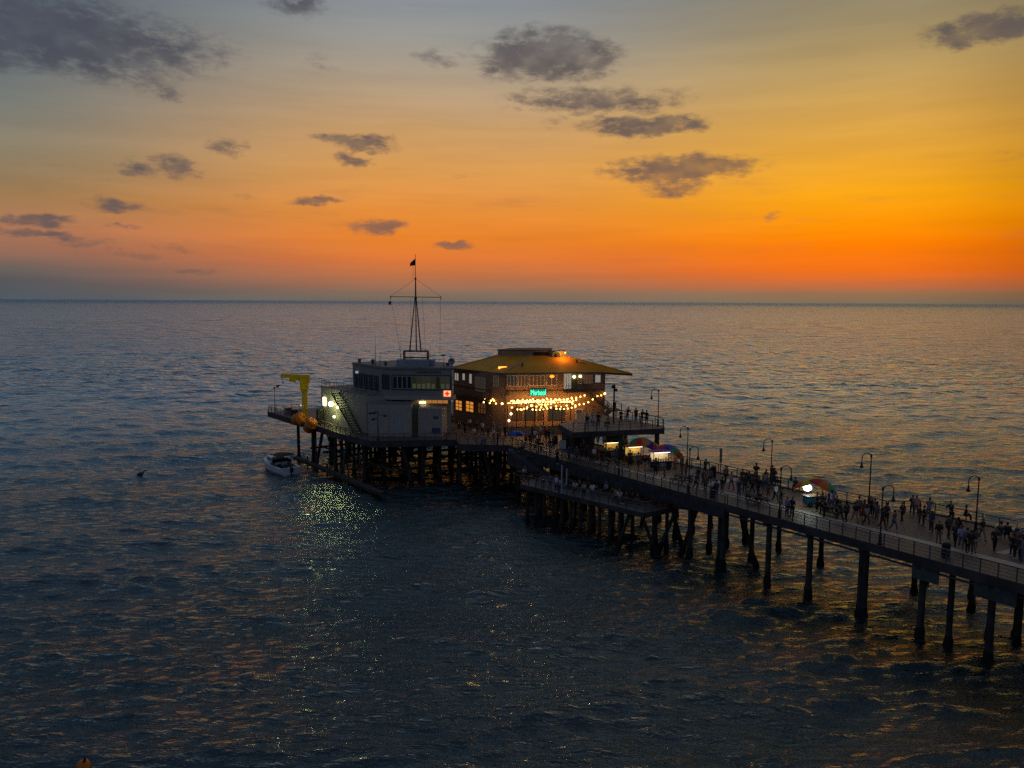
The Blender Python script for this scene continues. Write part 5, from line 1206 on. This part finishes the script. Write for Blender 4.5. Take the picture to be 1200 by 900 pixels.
def figure(pose):
    """joint positions for a 1.72 m person facing +x"""
    sit = pose == 'sit'; J = {}
    hz = .50 if sit else .93
    lean = {'stand': 0.0, 'walk': .04, 'sit': .06, 'lean': .26, 'photo': .0, 'stroll': .03, 'cross': .0}[pose]
    ch = lambda z: (lean * (z - hz) / .5, 0, z)
    J['pelvis'] = (0, 0, hz, (.125, .10)); J['waist'] = (lean * .35, 0, hz + .18, (.118, .088)); J['chest'] = (lean * .85, 0, hz + .38, (.150, .10)); J['neck0'] = (lean * 1.05, 0, hz + .54, (.068, .06))
    nx_ = lean * 1.05
    J['neck'] = (nx_ + .01, 0, hz + .60, (.052, .052)); J['jaw'] = (nx_ + .03, 0, hz + .655, (.066, .078)); J['head'] = (nx_ + .02, 0, hz + .73, (.078, .095)); J['crown'] = (nx_ + .01, 0, hz + .80, (.058, .07)); J['nose'] = (nx_ + .118, 0, hz + .70, .016)
    E = [('pelvis', 'waist'), ('waist', 'chest'), ('chest', 'neck0'), ('neck0', 'neck'), ('neck', 'jaw'), ('jaw', 'head'), ('head', 'crown'), ('head', 'nose')]
    for s, n_ in ((1, 'l'), (-1, 'r')):
        if sit: kn = (.44, s * .13, .50); an = (.46, s * .13, .09); hp = (.03, s * .09, .49)
        elif pose == 'walk': f = .26 * s; kn = (f * .55 + .05, s * .09, .49); an = (f * 1.0 - (.06 if s < 0 else 0), s * .085, .09 + (.03 if s < 0 else 0)); hp = (0, s * .09, .88)
        elif pose == 'stroll': f = -.16 * s; kn = (f * .55 + .04, s * .09, .49); an = (f - .0, s * .085, .09); hp = (0, s * .09, .88)
        elif pose == 'lean': kn = (-.02, s * .11, .48); an = (-.07 - .05 * s, s * .12, .09); hp = (0, s * .09, .88)
        else: kn = (.01, s * .11, .49); an = (-.01, s * .13, .09); hp = (0, s * .09, .88)
        J['hip' + n_] = (*hp, .095); J['thigh' + n_] = (*lerp3(hp, kn, .45), .082); J['knee' + n_] = (*kn, .060); J['calf' + n_] = (*lerp3(kn, an, .35), .058); J['ankle' + n_] = (*an, .040)
        J['heel' + n_] = (an[0] - .02, an[1], .04, .040); J['toe' + n_] = (an[0] + .17, an[1] + s * .01, .035, .032)
        E += [('pelvis', 'hip' + n_), ('hip' + n_, 'thigh' + n_), ('thigh' + n_, 'knee' + n_), ('knee' + n_, 'calf' + n_), ('calf' + n_, 'ankle' + n_), ('ankle' + n_, 'heel' + n_), ('heel' + n_, 'toe' + n_)]
        sh = (lean * .98, s * .185, hz + .50)
        if pose == 'walk': el = (sh[0] - .12 * s - .02, s * .24, hz + .22); wr = (sh[0] - .20 * s + .10, s * .235, hz - .01)
        elif pose == 'stroll': el = (sh[0] + .08 * s - .04, s * .24, hz + .21); wr = (sh[0] + .14 * s + .05, s * .22, hz - .03)
        elif pose == 'lean': el = (sh[0] + .16, s * .27, hz + .24); wr = (sh[0] + .34, s * .13, hz + .19)
        elif pose == 'sit': el = (sh[0] + .05, s * .25, hz + .25); wr = (.30, s * .15, hz + .14)
        elif pose == 'photo': el = (sh[0] + .18, s * .22, hz + .30); wr = (sh[0] + .33, s * .07, hz + .52)
        elif pose == 'cross': el = (sh[0] + .02, s * .25, hz + .23); wr = (sh[0] + .22, -s * .06, hz + .27 + .03 * s)
        else: el = (sh[0] - .03, s * .245, hz + .21); wr = (sh[0] + .04, s * .25, hz - .05)
        J['sh' + n_] = (*sh, .062); J['arm' + n_] = (*lerp3(sh, el, .5), .050); J['el' + n_] = (*el, .042); J['fore' + n_] = (*lerp3(el, wr, .35), .042); J['wr' + n_] = (*wr, .027)
        d = Vector(wr) - Vector(el); d.normalize(); side = Vector((0, 1, 0)) if abs(d.y) < .8 else Vector((1, 0, 0)); side = (side - d * side.dot(d)).normalized()
        pm = Vector(wr) + d * .06; J['palm' + n_] = (*pm, .030)
        E += [('chest', 'sh' + n_), ('sh' + n_, 'arm' + n_), ('arm' + n_, 'el' + n_), ('el' + n_, 'fore' + n_), ('fore' + n_, 'wr' + n_), ('wr' + n_, 'palm' + n_)]
        curl = d.cross(side).normalized() * (.018 * s)
        for k, (o_, L) in enumerate(((-.030, .062), (-.010, .074), (.010, .070), (.030, .055))):
            a = pm + side * o_ + d * .034; b = a + d * L * .55 + curl * .4; c = a + d * L + curl * 1.5
            J[f'f{n_}{k}a'] = (*a, .010); J[f'f{n_}{k}b'] = (*b, .009); J[f'f{n_}{k}c'] = (*c, .008)
            E += [('palm' + n_, f'f{n_}{k}a'), (f'f{n_}{k}a', f'f{n_}{k}b'), (f'f{n_}{k}b', f'f{n_}{k}c')]
        tA = pm - d * .015 - side * .04; tB = tA + d * .04 - side * .012
        J[f't{n_}a'] = (*tA, .011); J[f't{n_}b'] = (*tB, .009); E += [('palm' + n_, f't{n_}a'), (f't{n_}a', f't{n_}b')]
    return J, E
def grown(J, keys, E, add, over=None):
    over = over or {}; out = {}
    for k in keys:
        r = J[k][3]; r = (r[0] + add, r[1] + add) if isinstance(r, tuple) else r + add
        out[k] = (*J[k][:3], over.get(k, r))
    return out, [e for e in E if e[0] in out and e[1] in out]
M_skin = mat('skin', (.30, .17, .11), .6, var=.08)
HAIRS = [mat('hair_' + n_, c, .7, var=.1) for n_, c in (('black', (.012, .01, .01)), ('brown', (.05, .028, .015)), ('fair', (.22, .15, .07)), ('grey', (.16, .16, .16)))]
CLO = {}
def cloth(c):
    base = {'black': (.020, .019, .022), 'dark': (.045, .038, .042), 'grey': (.14, .14, .15), 'white': (.62, .62, .64), 'blue': (.10, .16, .34), 'pale blue': (.32, .40, .58), 'navy': (.03, .045, .12), 'red': (.42, .03, .025), 'maroon': (.18, .035, .03), 'brown': (.08, .05, .035),
            'pink': (.52, .25, .26), 'violet': (.24, .16, .46), 'beige': (.38, .31, .23), 'green': (.04, .09, .05), 'orange': (.5, .18, .04), 'rust': (.22, .07, .05), 'denim': (.08, .12, .21), 'khaki': (.2, .17, .11), 'charcoal': (.085, .08, .085)}[c]
    return mat('cloth_' + c.replace(' ', '_'), base, .85, var=.15, vscale=3)
PROTO = {}
for pose in ('stand', 'walk', 'sit', 'lean', 'photo', 'stroll', 'cross'):
    J, E = figure(pose); body = skin_mesh('person_body', J, E, 1)
    tk = ['waist', 'pelvis', 'chest', 'neck0'] + [a + b for b in 'lr' for a in ('sh', 'arm', 'el')]
    Js, Es = grown(J, tk, E, .022, {'neck0': (.085, .078), 'pelvis': (.150, .125)}); top = skin_mesh('shirt', Js, Es, 1)
    tk2 = ['waist', 'pelvis', 'chest', 'neck0'] + [a + b for b in 'lr' for a in ('sh', 'arm', 'el', 'fore')]
    Js, Es = grown(J, tk2, E, .036, {'neck0': (.095, .09), 'pelvis': (.165, .14)}); jack = skin_mesh('jacket', Js, Es, 1)
    lk = ['pelvis'] + [a + b for b in 'lr' for a in ('hip', 'thigh', 'knee', 'calf', 'ankle')]
    Jl, El = grown(J, lk, E, .018, {'pelvis': (.138, .115)}); legs = skin_mesh('trousers', Jl, El, 1)
    sk_ = ['pelvis'] + [a + b for b in 'lr' for a in ('hip', 'thigh')]
    Jl, El = grown(J, sk_, E, .03, {'pelvis': (.145, .125)}); shorts = skin_mesh('shorts', Jl, El, 1)
    shoes = []
    for n_ in 'lr':
        Jf, Ef = grown(J, ['ankle' + n_, 'heel' + n_, 'toe' + n_], E, .013); shoes.append(skin_mesh('shoe', Jf, Ef, 1))
    # skirt / long dress
    pz = J['pelvis'][2]; dress = None
    if pose != 'sit':
        q = MB(); q.lathe((0, 0, 0), [(.30, .50), (.24, .70), (.165, pz + .02), (.135, pz + .20)], 14); dm = q.build('tmp', M_skin); dress = dm.data; bpy.data.objects.remove(dm); dress.name = 'dress'
        for p in dress.polygons: p.use_smooth = True
    hx, _, hzz = J['head'][:3]
    hs = MB(); hs.lathe((hx - .022, 0, hzz - .055), [(.075, 0), (.100, .05), (.108, .10), (.095, .155), (.055, .195), (.01, .205)], 12); ho = hs.build('tmp', M_skin); hair = ho.data; bpy.data.objects.remove(ho); hair.name = 'hair'
    hl = MB(); hl.lathe((hx - .028, 0, hzz - .21), [(.075, 0), (.09, .06), (.098, .15), (.106, .25), (.094, .31), (.055, .35), (.01, .36)], 12); ho = hl.build('tmp', M_skin); hairl = ho.data; bpy.data.objects.remove(ho); hairl.name = 'long_hair'
    for me in (hair, hairl):
        for p in me.polygons: p.use_smooth = True
    PROTO[pose] = dict(body=body, top=top, jack=jack, legs=legs, shorts=shorts, shoes=shoes, dress=dress, hair=hair, hairl=hairl)
def sub(name, me, m, parent):
    if not me.materials: me.materials.append(m)
    o = bpy.data.objects.new(name, me); COL.objects.link(o); o.parent = parent
    o.material_slots[0].link = 'OBJECT'; o.material_slots[0].material = m
    return o
# (px, py, level, pose, heading in degrees, upper, lower, style, label)
D = ZD; Lw = ZL; U = ZU
PEOPLE = [
 # right end of the pier
 (984.5, 611, D, 'walk', 120, 'black', 'dark', '', 'person in black walking at the left of the pair behind the lit cart'),
 (991.5, 611.5, D, 'stroll', 118, 'dark', 'black', 'L', 'person in dark clothes walking close at the right of the pair'),
 (1001, 612.5, D, 'walk', 300, 'black', 'beige', 'S', 'bare legged person striding in a dark jacket beside the dark pair'),
 (1012, 610.5, D, 'stand', 250, 'rust', 'maroon', 'DL', 'person in a rust coloured long dress among the crowd before the bay'),
 (1019.5, 605, D, 'stand', 100, 'black', 'black', '', 'tall person in black standing right beside the bay corner lamp'),
 (1024.5, 606.5, D, 'cross', 200, 'charcoal', 'dark', '', 'person with folded arms right of the bay corner lamp'),
 (1027, 611, D, 'stand', 30, 'grey', 'grey', 'L', 'long haired person in pale grey between the two bay lamps'),
 (1033.5, 620, D, 'walk', 300, 'black', 'maroon', 'J', 'person in black jacket and maroon trousers by the near rail lamp'),
 (1038.5, 614, D, 'stand', 210, 'dark', 'black', '', 'dark person just right of the near rail lamp by the bay'),
 (1068.5, 603, D, 'lean', 60, 'black', 'dark', '', 'small dark person at the bay rail left of a pink top'),
 (1073, 604, D, 'stand', 240, 'pink', 'grey', 'L', 'person in a pale pink top at the bay rail'),
 (1077, 615, D, 'stand', 330, 'dark', 'charcoal', 'J', 'dark person at the left of the standing pair in mid bay'),
 (1082, 616, D, 'stand', 150, 'black', 'black', '', 'tall dark person at the right of the standing pair in mid bay'),
 (1087.5, 608, D, 'lean', 60, 'grey', 'grey', '', 'grey figure bending at the bay rail behind the standing pair'),
 (1099.5, 636.5, D, 'stand', 250, 'black', 'grey', 'J', 'person in a black jacket and grey trousers facing the near rail'),
 (1111, 630, D, 'stroll', 290, 'charcoal', 'dark', 'J', 'broad dark person between the grey trousered one and the walkers'),
 (1114.5, 613, D, 'lean', 70, 'black', 'black', '', 'lone person leaning on the far rail of the bay'),
 (1130, 615.5, D, 'sit', 330, 'black', 'dark', 'P', 'person perched on the bay rail just left of the rightmost far lamp'),
 (1119, 640, D, 'walk', 210, 'dark', 'black', '', 'striding dark person at the left end of the walking group'),
 (1126, 643, D, 'walk', 250, 'pale blue', 'denim', '', 'walker in a bright pale blue shirt in the group by the bin'),
 (1132, 646.5, D, 'stroll', 260, 'grey', 'black', '', 'walker in a grey top right behind the pale blue shirt'),
 (1137, 648, D, 'walk', 255, 'black', 'dark', '', 'walker in black in the middle of the group near the bin'),
 (1142.5, 647, D, 'stroll', 250, 'charcoal', 'beige', 'S', 'bare legged walker at the right end of the group near the bin'),
 (1122, 631, D, 'stand', 60, 'black', 'black', 'L', 'long haired person in black behind the walking group'),
 (1172.5, 632, D, 'sit', 60, 'dark', 'denim', '', 'seated dark person leftmost on the bench at the right edge'),
 (1179.5, 632.5, D, 'sit', 60, 'black', 'black', 'J', 'seated person in a black jacket second on the right edge bench'),
 (1186, 652, D, 'stand', 200, 'black', 'black', '', 'dark person standing at the left of the group at the right edge'),
 (1191.5, 640, D, 'sit', 240, 'charcoal', 'white', '', 'seated person with pale trousers by the right edge of the picture'),
 (1192, 655, D, 'stroll', 200, 'dark', 'black', 'J', 'broad person in dark coat in front at the right edge'),
 (1197.5, 657, D, 'stand', 170, 'grey', 'denim', '', 'person in grey half cut by the right edge of the picture'),
 # round the lit umbrella
 (957, 599, D, 'stand', 180, 'black', 'black', '', 'dark vendor standing right beside the glaring lamp'),
 (963, 602, D, 'cross', 210, 'dark', 'black', 'J', 'dark customer with folded arms behind the rainbow parasol'),
 (970, 600, D, 'stand', 200, 'charcoal', 'dark', 'L', 'long haired person under the tipped parasol'),
 (974.5, 597, D, 'stand', 230, 'violet', 'navy', '', 'person in dull violet under the right rim of the tipped parasol'),
 (932, 574, D, 'sit', 240, 'brown', 'dark', '', 'seated person just left of the rainbow parasol'),
 (922, 605, D, 'stand', 30, 'violet', 'navy', '', 'person in a violet top at the near rail left of the lit deck patch'),
 (928, 606, D, 'stand', 220, 'black', 'black', '', 'dark person beside the violet top at the near rail'),
 (908.5, 588, D, 'walk', 300, 'white', 'black', '', 'person in a bright white shirt and black trousers left of the rainbow parasol'),
 (900.5, 583, D, 'stroll', 160, 'dark', 'maroon', '', 'dark walker just left of the bright white shirt'),
 (896, 574, D, 'stand', 250, 'beige', 'denim', 'L', 'long haired person in beige before the far rail lamp'),
 (903.5, 566, D, 'lean', 60, 'black', 'black', '', 'dark figure leaning on the far rail by the lamp behind the crowd'),
 (898, 564.5, D, 'sit', 240, 'charcoal', 'dark', '', 'seated grey person at the far rail left of the lamp'),
 (907, 569, D, 'stand', 250, 'dark', 'dark', '', 'dark person right of the far rail lamp behind the white shirt'),
 (885.5, 565, D, 'lean', 65, 'black', 'black', 'T', 'tallest dark figure leaning over the far rail above the picnic table'),
 (877.5, 567, D, 'sit', 250, 'black', 'black', '', 'seated dark person left of the tallest figure at the far rail'),
 (869.5, 570, D, 'stand', 280, 'brown', 'brown', '', 'person in brown standing on the cross path'),
 (865.5, 583, D, 'stand', 40, 'navy', 'denim', '', 'person in navy by the near rail left of the picnic table'),
 (884.5, 573, D, 'stroll', 330, 'rust', 'black', '', 'person in a rust top walking above the picnic table'),
 (876, 586, D, 'sit', 60, 'grey', 'dark', '', 'seated grey person left of the picnic table'),
 (891, 590, D, 'sit', 120, 'black', 'denim', '', 'dark person sitting at the picnic table below the crowd'),
 (839, 584, D, 'stand', 40, 'navy', 'navy', 'J', 'person in a navy jacket standing over the bin at the near rail'),
 (831.5, 569.5, D, 'stand', 250, 'grey', 'black', 'SL', 'long haired person in grey with bare legs right of the pale shirts'),
 (826, 556.5, D, 'lean', 60, 'black', 'black', '', 'person at the far rail right of the rightmost stall'),
 (823.5, 569, D, 'stroll', 320, 'charcoal', 'dark', '', 'dark walker among the pale shirts right of the stalls'),
 (818, 566, D, 'stand', 200, 'dark', 'denim', '', 'dark person just right of the white T-shirt by the lamp'),
 (809.5, 567, D, 'stand', 240, 'white', 'khaki', '', 'person in a white T-shirt between the two lamps right of the stalls'),
 (803.5, 561, D, 'stand', 180, 'maroon', 'black', '', 'person in maroon just left of the paired lamps'),
 # stalls
 (791, 549, D, 'stand', 200, 'orange', 'khaki', '', 'vendor in orange glowing in the light of the brightest cart'),  # orange lamplight of the cart put into the top's colour
 (798.5, 551, D, 'stand', 190, 'green', 'dark', '', 'person in green at the tipped parasol by the brightest cart'),
 (778.5, 564, D, 'walk', 120, 'maroon', 'maroon', 'C', 'small child in maroon walking in front of the brightest cart'),
 (756, 551.5, D, 'walk', 240, 'black', 'beige', 'S', 'bare legged person in black between the middle and the brightest cart'),
 (761, 551, D, 'stroll', 240, 'charcoal', 'grey', 'S', 'person in dark top and pale shorts before the brightest cart'),
 (731.5, 541, D, 'stand', 60, 'black', 'black', '', 'dark person between the leftmost and the middle cart'),
 (709.5, 538, D, 'stand', 330, 'grey', 'dark', '', 'person in grey at the left side of the leftmost cart'),
 (700.5, 540, D, 'stand', 300, 'maroon', 'maroon', 'JT', 'tall person in maroon left of the leftmost cart'),
 (687.5, 536.5, D, 'stand', 270, 'maroon', 'black', '', 'person in a maroon top in the group under the raised deck'),
 (680.5, 536, D, 'stroll', 260, 'black', 'dark', '', 'person in black left of the maroon top under the raised deck'),
 (684, 529, D, 'stand', 200, 'pale blue', 'grey', '', 'person in pale blue behind the maroon and black pair'),
 (693, 533.5, D, 'stroll', 100, 'white', 'grey', 'L', 'long haired person in white below the furled parasols'),
 (672, 531, D, 'walk', 130, 'dark', 'grey', '', 'dark walker right of the white folding board'),
 (665, 528, D, 'stand', 320, 'black', 'black', '', 'dark person just right of the white folding board'),
 (653, 544, D, 'stand', 20, 'black', 'black', '', 'dark person alone at the near rail above the pale poles'),
 # plaza
 (638.5, 516, D, 'stand', 270, 'red', 'navy', '', 'person in a bright red top on the plaza'),
 (633.5, 514, D, 'stand', 200, 'white', 'grey', '', 'person in white just left of the bright red top'),
 (627, 518, D, 'stroll', 250, 'white', 'dark', '', 'person in a white shirt right of the brown coat on the plaza'),
 (621.5, 523, D, 'stand', 300, 'brown', 'maroon', 'J', 'person in a brown coat right of the blue parasol'),
 (616.5, 521.5, D, 'stand', 230, 'beige', 'dark', '', 'person in beige beside the blue parasol'),
 (612, 529, D, 'sit', 250, 'beige', 'black', '', 'seated person in beige below the blue parasol'),
 (583, 521, D, 'stand', 180, 'black', 'black', '', 'dark person at the plaza rail left of the blue parasol'),
 (578.5, 517, D, 'stand', 200, 'white', 'grey', '', 'person in a white top left of the dark one at the plaza rail'),
 (567.5, 520, D, 'sit', 200, 'pale blue', 'denim', '', 'seated person in pale blue at the plaza rail'),
 (565.5, 509, D, 'stroll', 250, 'white', 'dark', '', 'walker in white above the seated pale blue one'),
 (579, 505.5, D, 'sit', 240, 'grey', 'grey', '', 'seated grey figure near the patio wall end'),
 (550.5, 503, D, 'walk', 230, 'white', 'dark', '', 'walker in white before the orange lit windows'),
 (529.5, 499, D, 'stand', 260, 'grey', 'dark', '', 'grey person at the right of the pair by the white block'),
 (523, 499, D, 'stand', 240, 'beige', 'dark', '', 'pale topped person at the left of the pair by the white block'),
 (669.5, 500, D, 'stand', 200, 'violet', 'navy', '', 'person in glowing violet before the restaurant door'),
 # raised deck
 (752, 496.5, U, 'lean', 60, 'black', 'black', '', 'left one of the two dark people at the raised deck rail'),
 (757.5, 497.5, U, 'stand', 240, 'black', 'dark', '', 'right one of the two dark people at the raised deck rail'),
 (727.5, 496, U, 'stand', 250, 'black', 'black', '', 'dark person on the raised deck right of the floodlight pole'),
 (713, 499.5, U, 'sit', 200, 'orange', 'dark', '', 'seated person in orange at the left of the floodlight pole'),
 (693.5, 498, U, 'sit', 300, 'white', 'grey', '', 'seated person in white below the restaurant stair'),
 # fishing deck
 (614, 560, Lw, 'sit', 300, 'white', 'dark', '', 'seated person in white at the left tip of the fishing deck'),
 (644.5, 574, Lw, 'stand', 240, 'grey', 'denim', '', 'person in grey left of the pale poles on the fishing deck'),
 (652, 576.5, Lw, 'stand', 260, 'white', 'navy', '', 'person in a white shirt close left of the pale poles'),
 (656.5, 578, Lw, 'lean', 240, 'pale blue', 'navy', '', 'person in pale blue leaning between the pale poles'),
 (674, 577, Lw, 'sit', 240, 'white', 'dark', '', 'seated person with a white top under the pier skirt'),
 (680, 574, Lw, 'sit', 200, 'grey', 'dark', '', 'seated grey figure left of the standing white and black one'),
 (684, 583.5, Lw, 'stand', 90, 'beige', 'black', '', 'person in a beige top and black trousers on the fishing deck'),
 (694, 585, Lw, 'stand', 80, 'white', 'blue', '', 'person in a white shirt and blue trousers at the fishing deck rail'),
 (711, 579, Lw, 'sit', 210, 'pale blue', 'dark', '', 'seated person in bright pale blue in the angler group'),
 (718, 583, Lw, 'sit', 240, 'black', 'black', '', 'seated dark angler right of the pale blue one'),
 (722, 586, Lw, 'sit', 200, 'beige', 'khaki', '', 'seated angler in beige in the middle of the group'),
 (726, 588.5, Lw, 'sit', 260, 'white', 'grey', '', 'seated angler with white sleeves at the right of the beige one'),
 (735, 590, Lw, 'sit', 210, 'dark', 'dark', '', 'dark seated angler left of the empty corner of the fishing deck'),
 (739.5, 589, Lw, 'stand', 200, 'black', 'black', '', 'dark standing angler nearest the corner of the fishing deck'),
 (704, 573, Lw, 'sit', 280, 'dark', 'navy', '', 'dark seated figure behind the white shirt on the fishing deck'),
 (1047, 622, D, 'walk', 300, 'charcoal', 'denim', '', 'person walking alone on the pale strip right of the near rail lamp'),
 (1057, 612, D, 'stroll', 120, 'dark', 'dark', '', 'dark person strolling by the mouth of the bay'),
 (1091, 624, D, 'stand', 200, 'navy', 'dark', 'L', 'long haired person in navy between the standing pair and the grey trousers'),
 (1150, 633, D, 'walk', 280, 'black', 'grey', 'S', 'bare legged person just right of the rightmost far lamp'),
 (1165, 645, D, 'stroll', 250, 'dark', 'black', '', 'dark person between the bin group and the right edge group'),
 (1006, 606, D, 'stand', 90, 'grey', 'dark', '', 'small grey figure behind the rust coloured dress'),
 (1015, 616, D, 'walk', 300, 'beige', 'dark', 'L', 'long haired walker in beige before the rust coloured dress'),
 (980, 603, D, 'stand', 200, 'black', 'navy', '', 'dark person beside the low table right of the tipped parasol'),
 (966, 606, D, 'cross', 150, 'black', 'black', '', 'dark person in front of the customers at the lit cart'),
 (916, 594, D, 'stroll', 300, 'dark', 'grey', '', 'person in dark top and grey trousers above the violet top'),
 (889, 580, D, 'stand', 220, 'black', 'dark', 'J', 'person in a black jacket right above the picnic table'),
 (881.5, 577, D, 'walk', 200, 'charcoal', 'black', '', 'dark walker left of the rust top above the picnic table'),
 (872.5, 577, D, 'stand', 250, 'dark', 'dark', 'L', 'long haired dark person below the brown one on the cross path'),
 (857, 573, D, 'walk', 120, 'beige', 'denim', '', 'person in beige walking on the path left of the cross path crowd'),
 (850, 566, D, 'stroll', 300, 'grey', 'black', '', 'grey topped stroller before the tall notice board'),
 (846, 579, D, 'stand', 230, 'black', 'grey', '', 'dark person right of the navy jacket at the near rail'),
 (815, 574, D, 'walk', 310, 'navy', 'dark', '', 'navy clad walker below the white T-shirt'),
 (826.5, 577, D, 'stand', 40, 'charcoal', 'charcoal', '', 'dark person left of the bin at the near rail'),
 (799, 558, D, 'stand', 200, 'dark', 'grey', '', 'dark person below the green one by the tipped parasol'),
 (768, 556, D, 'stroll', 60, 'black', 'black', 'L', 'long haired dark person before the left half of the brightest cart'),
 (748, 549, D, 'walk', 240, 'grey', 'dark', '', 'grey walker in front of the middle cart'),
 (738, 546, D, 'stand', 80, 'dark', 'black', '', 'dark customer facing the middle cart'),
 (722, 541, D, 'stand', 80, 'charcoal', 'denim', '', 'dark customer facing the leftmost cart'),
 (705, 543, D, 'walk', 240, 'black', 'black', '', 'black clad walker at the left end of the near picnic table'),
 (696, 541, D, 'stroll', 240, 'white', 'dark', '', 'white shirted stroller left of the tall one in maroon'),
 (690, 529, D, 'stand', 200, 'grey', 'black', '', 'grey figure under the raised deck behind the furled parasols'),
 (677, 526, D, 'stand', 230, 'dark', 'dark', '', 'dark figure deep under the raised deck'),
 (676, 541, D, 'walk', 260, 'charcoal', 'black', '', 'dark walker at the near side below the raised deck group'),
 (667, 538, D, 'stroll', 100, 'navy', 'navy', '', 'navy figure walking below the white folding board'),
 (645, 530, D, 'stand', 260, 'dark', 'grey', '', 'person in dark top left of the white folding board'),
 (648, 523, D, 'walk', 250, 'beige', 'dark', '', 'walker in beige beside the bin on the plaza'),
 (643, 518, D, 'stand', 240, 'black', 'black', '', 'black clad person right of the bright red top'),
 (631, 527, D, 'stroll', 300, 'charcoal', 'dark', '', 'dark stroller below the two white tops on the plaza'),
 (624, 514, D, 'stand', 220, 'dark', 'navy', '', 'dark person behind the brown coat on the plaza'),
 (600, 514, D, 'stand', 240, 'grey', 'dark', '', 'grey person above the blue parasol'),
 (592, 513, D, 'walk', 250, 'black', 'black', '', 'dark walker left above the blue parasol'),
 (586, 511, D, 'stand', 200, 'beige', 'grey', '', 'beige topped person behind the plaza rail group'),
 (572, 512, D, 'stroll', 80, 'charcoal', 'dark', '', 'dark stroller in the middle of the plaza'),
 (559, 508, D, 'stand', 260, 'dark', 'dark', '', 'dark person left of the white walker on the plaza'),
 (556, 515, D, 'walk', 240, 'white', 'grey', '', 'white topped walker nearest the rail at the left of the plaza'),
 (545, 509, D, 'stand', 240, 'black', 'black', '', 'dark person right of the white service block corner'),
 (538, 505, D, 'stroll', 60, 'grey', 'black', '', 'grey stroller by the orange lit windows'),
 (745, 494, U, 'stand', 60, 'black', 'black', '', 'dark person left of the pair on the raised deck'),
 (735, 493.5, U, 'lean', 60, 'dark', 'dark', '', 'dark person leaning at the back rail of the raised deck'),
 (701, 501, U, 'stand', 240, 'black', 'dark', '', 'dark standing person left of the floodlight pole'),
 (688, 503, U, 'stroll', 240, 'dark', 'grey', '', 'stroller near the left corner of the raised deck'),
 (630, 566, Lw, 'stand', 240, 'black', 'dark', '', 'dark angler at the left part of the fishing deck'),
 (637, 568, Lw, 'sit', 240, 'grey', 'dark', '', 'seated grey angler left of the grey standing one'),
 (689, 576, Lw, 'stand', 240, 'dark', 'dark', '', 'dark figure behind the beige top on the fishing deck'),
 (699, 580, Lw, 'sit', 260, 'black', 'navy', '', 'seated dark angler just right of the blue trousers'),
 (730, 582, Lw, 'stand', 220, 'charcoal', 'black', '', 'dark standing angler behind the white sleeves'),
 (748, 591, Lw, 'sit', 220, 'black', 'denim', '', 'seated angler closest to the outer corner of the fishing deck'),
 (666, 571.5, Lw, 'stand', 230, 'black', 'black', '', 'dark person standing right of the pale poles'),
]
pr = random.Random(3)
for (px, py, z, pose, hd, up_, lo_, sty, lab) in PEOPLE:
    x, y = G(px, py, z); P_ = PROTO[pose]
    if z == ZL:                                             # keep feet off the rail line
        pass
    zz = z + (.45 if 'P' in sty and pose == 'sit' else 0)
    o = empty('person', (x, y, zz), lab, 'person', 'people out on the pier')
    sc = pr.uniform(1.0, 1.10) * (1.07 if 'T' in sty else 1) * (.66 if 'C' in sty else 1)
    o.scale = (sc, sc, sc); o.rotation_euler = (0, 0, math.radians(hd + pr.uniform(-15, 15)))
    sub('body', P_['body'], M_skin, o)
    if 'D' in sty:
        sub('shirt', P_['top'], cloth(up_), o); sub('skirt', P_['dress'], cloth(lo_), o)
    else:
        sub('jacket' if 'J' in sty else 'shirt', P_['jack'] if 'J' in sty else P_['top'], cloth(up_), o)
        sub('shorts' if 'S' in sty else 'trousers', P_['shorts'] if 'S' in sty else P_['legs'], cloth(lo_), o)
    for s_ in P_['shoes']: sub('shoe', s_, cloth(pr.choice(['black', 'white', 'dark'])), o)
    sub('hair', P_['hairl'] if 'L' in sty else P_['hair'], HAIRS[pr.choice((0, 0, 0, 1, 1, 2, 3))], o)
    if pose == 'sit':                                        # each seated person has a stool or bench under them
        a = o.rotation_euler[2]; sx, sy = x + .0 * math.cos(a), y + .0 * math.sin(a); h0 = .385 * sc
        if 'P' not in sty and 'bench' not in lab:
            c_ = empty('folding_stool', (sx, sy, zz), 'low stool under the ' + lab.replace('seated ', '').split(' sitting')[0][:60].rsplit(' ', 1)[0], 'stool', 'low stools on the decks')
            c_.rotation_euler = (0, 0, a)
            st0 = MB().box((sx, sy, zz + h0 - .03), (.40, .42, .05)).build('seat', M_beam, c_)
            q = MB()
            for i, j in ((-1, -1), (1, -1), (1, 1), (-1, 1)): q.beam((sx + i * .16, sy + j * .17, zz), (sx + i * .16, sy + j * .17, zz + h0 - .056), .035, .035)
            q.build('leg_frame', M_rail, c_)
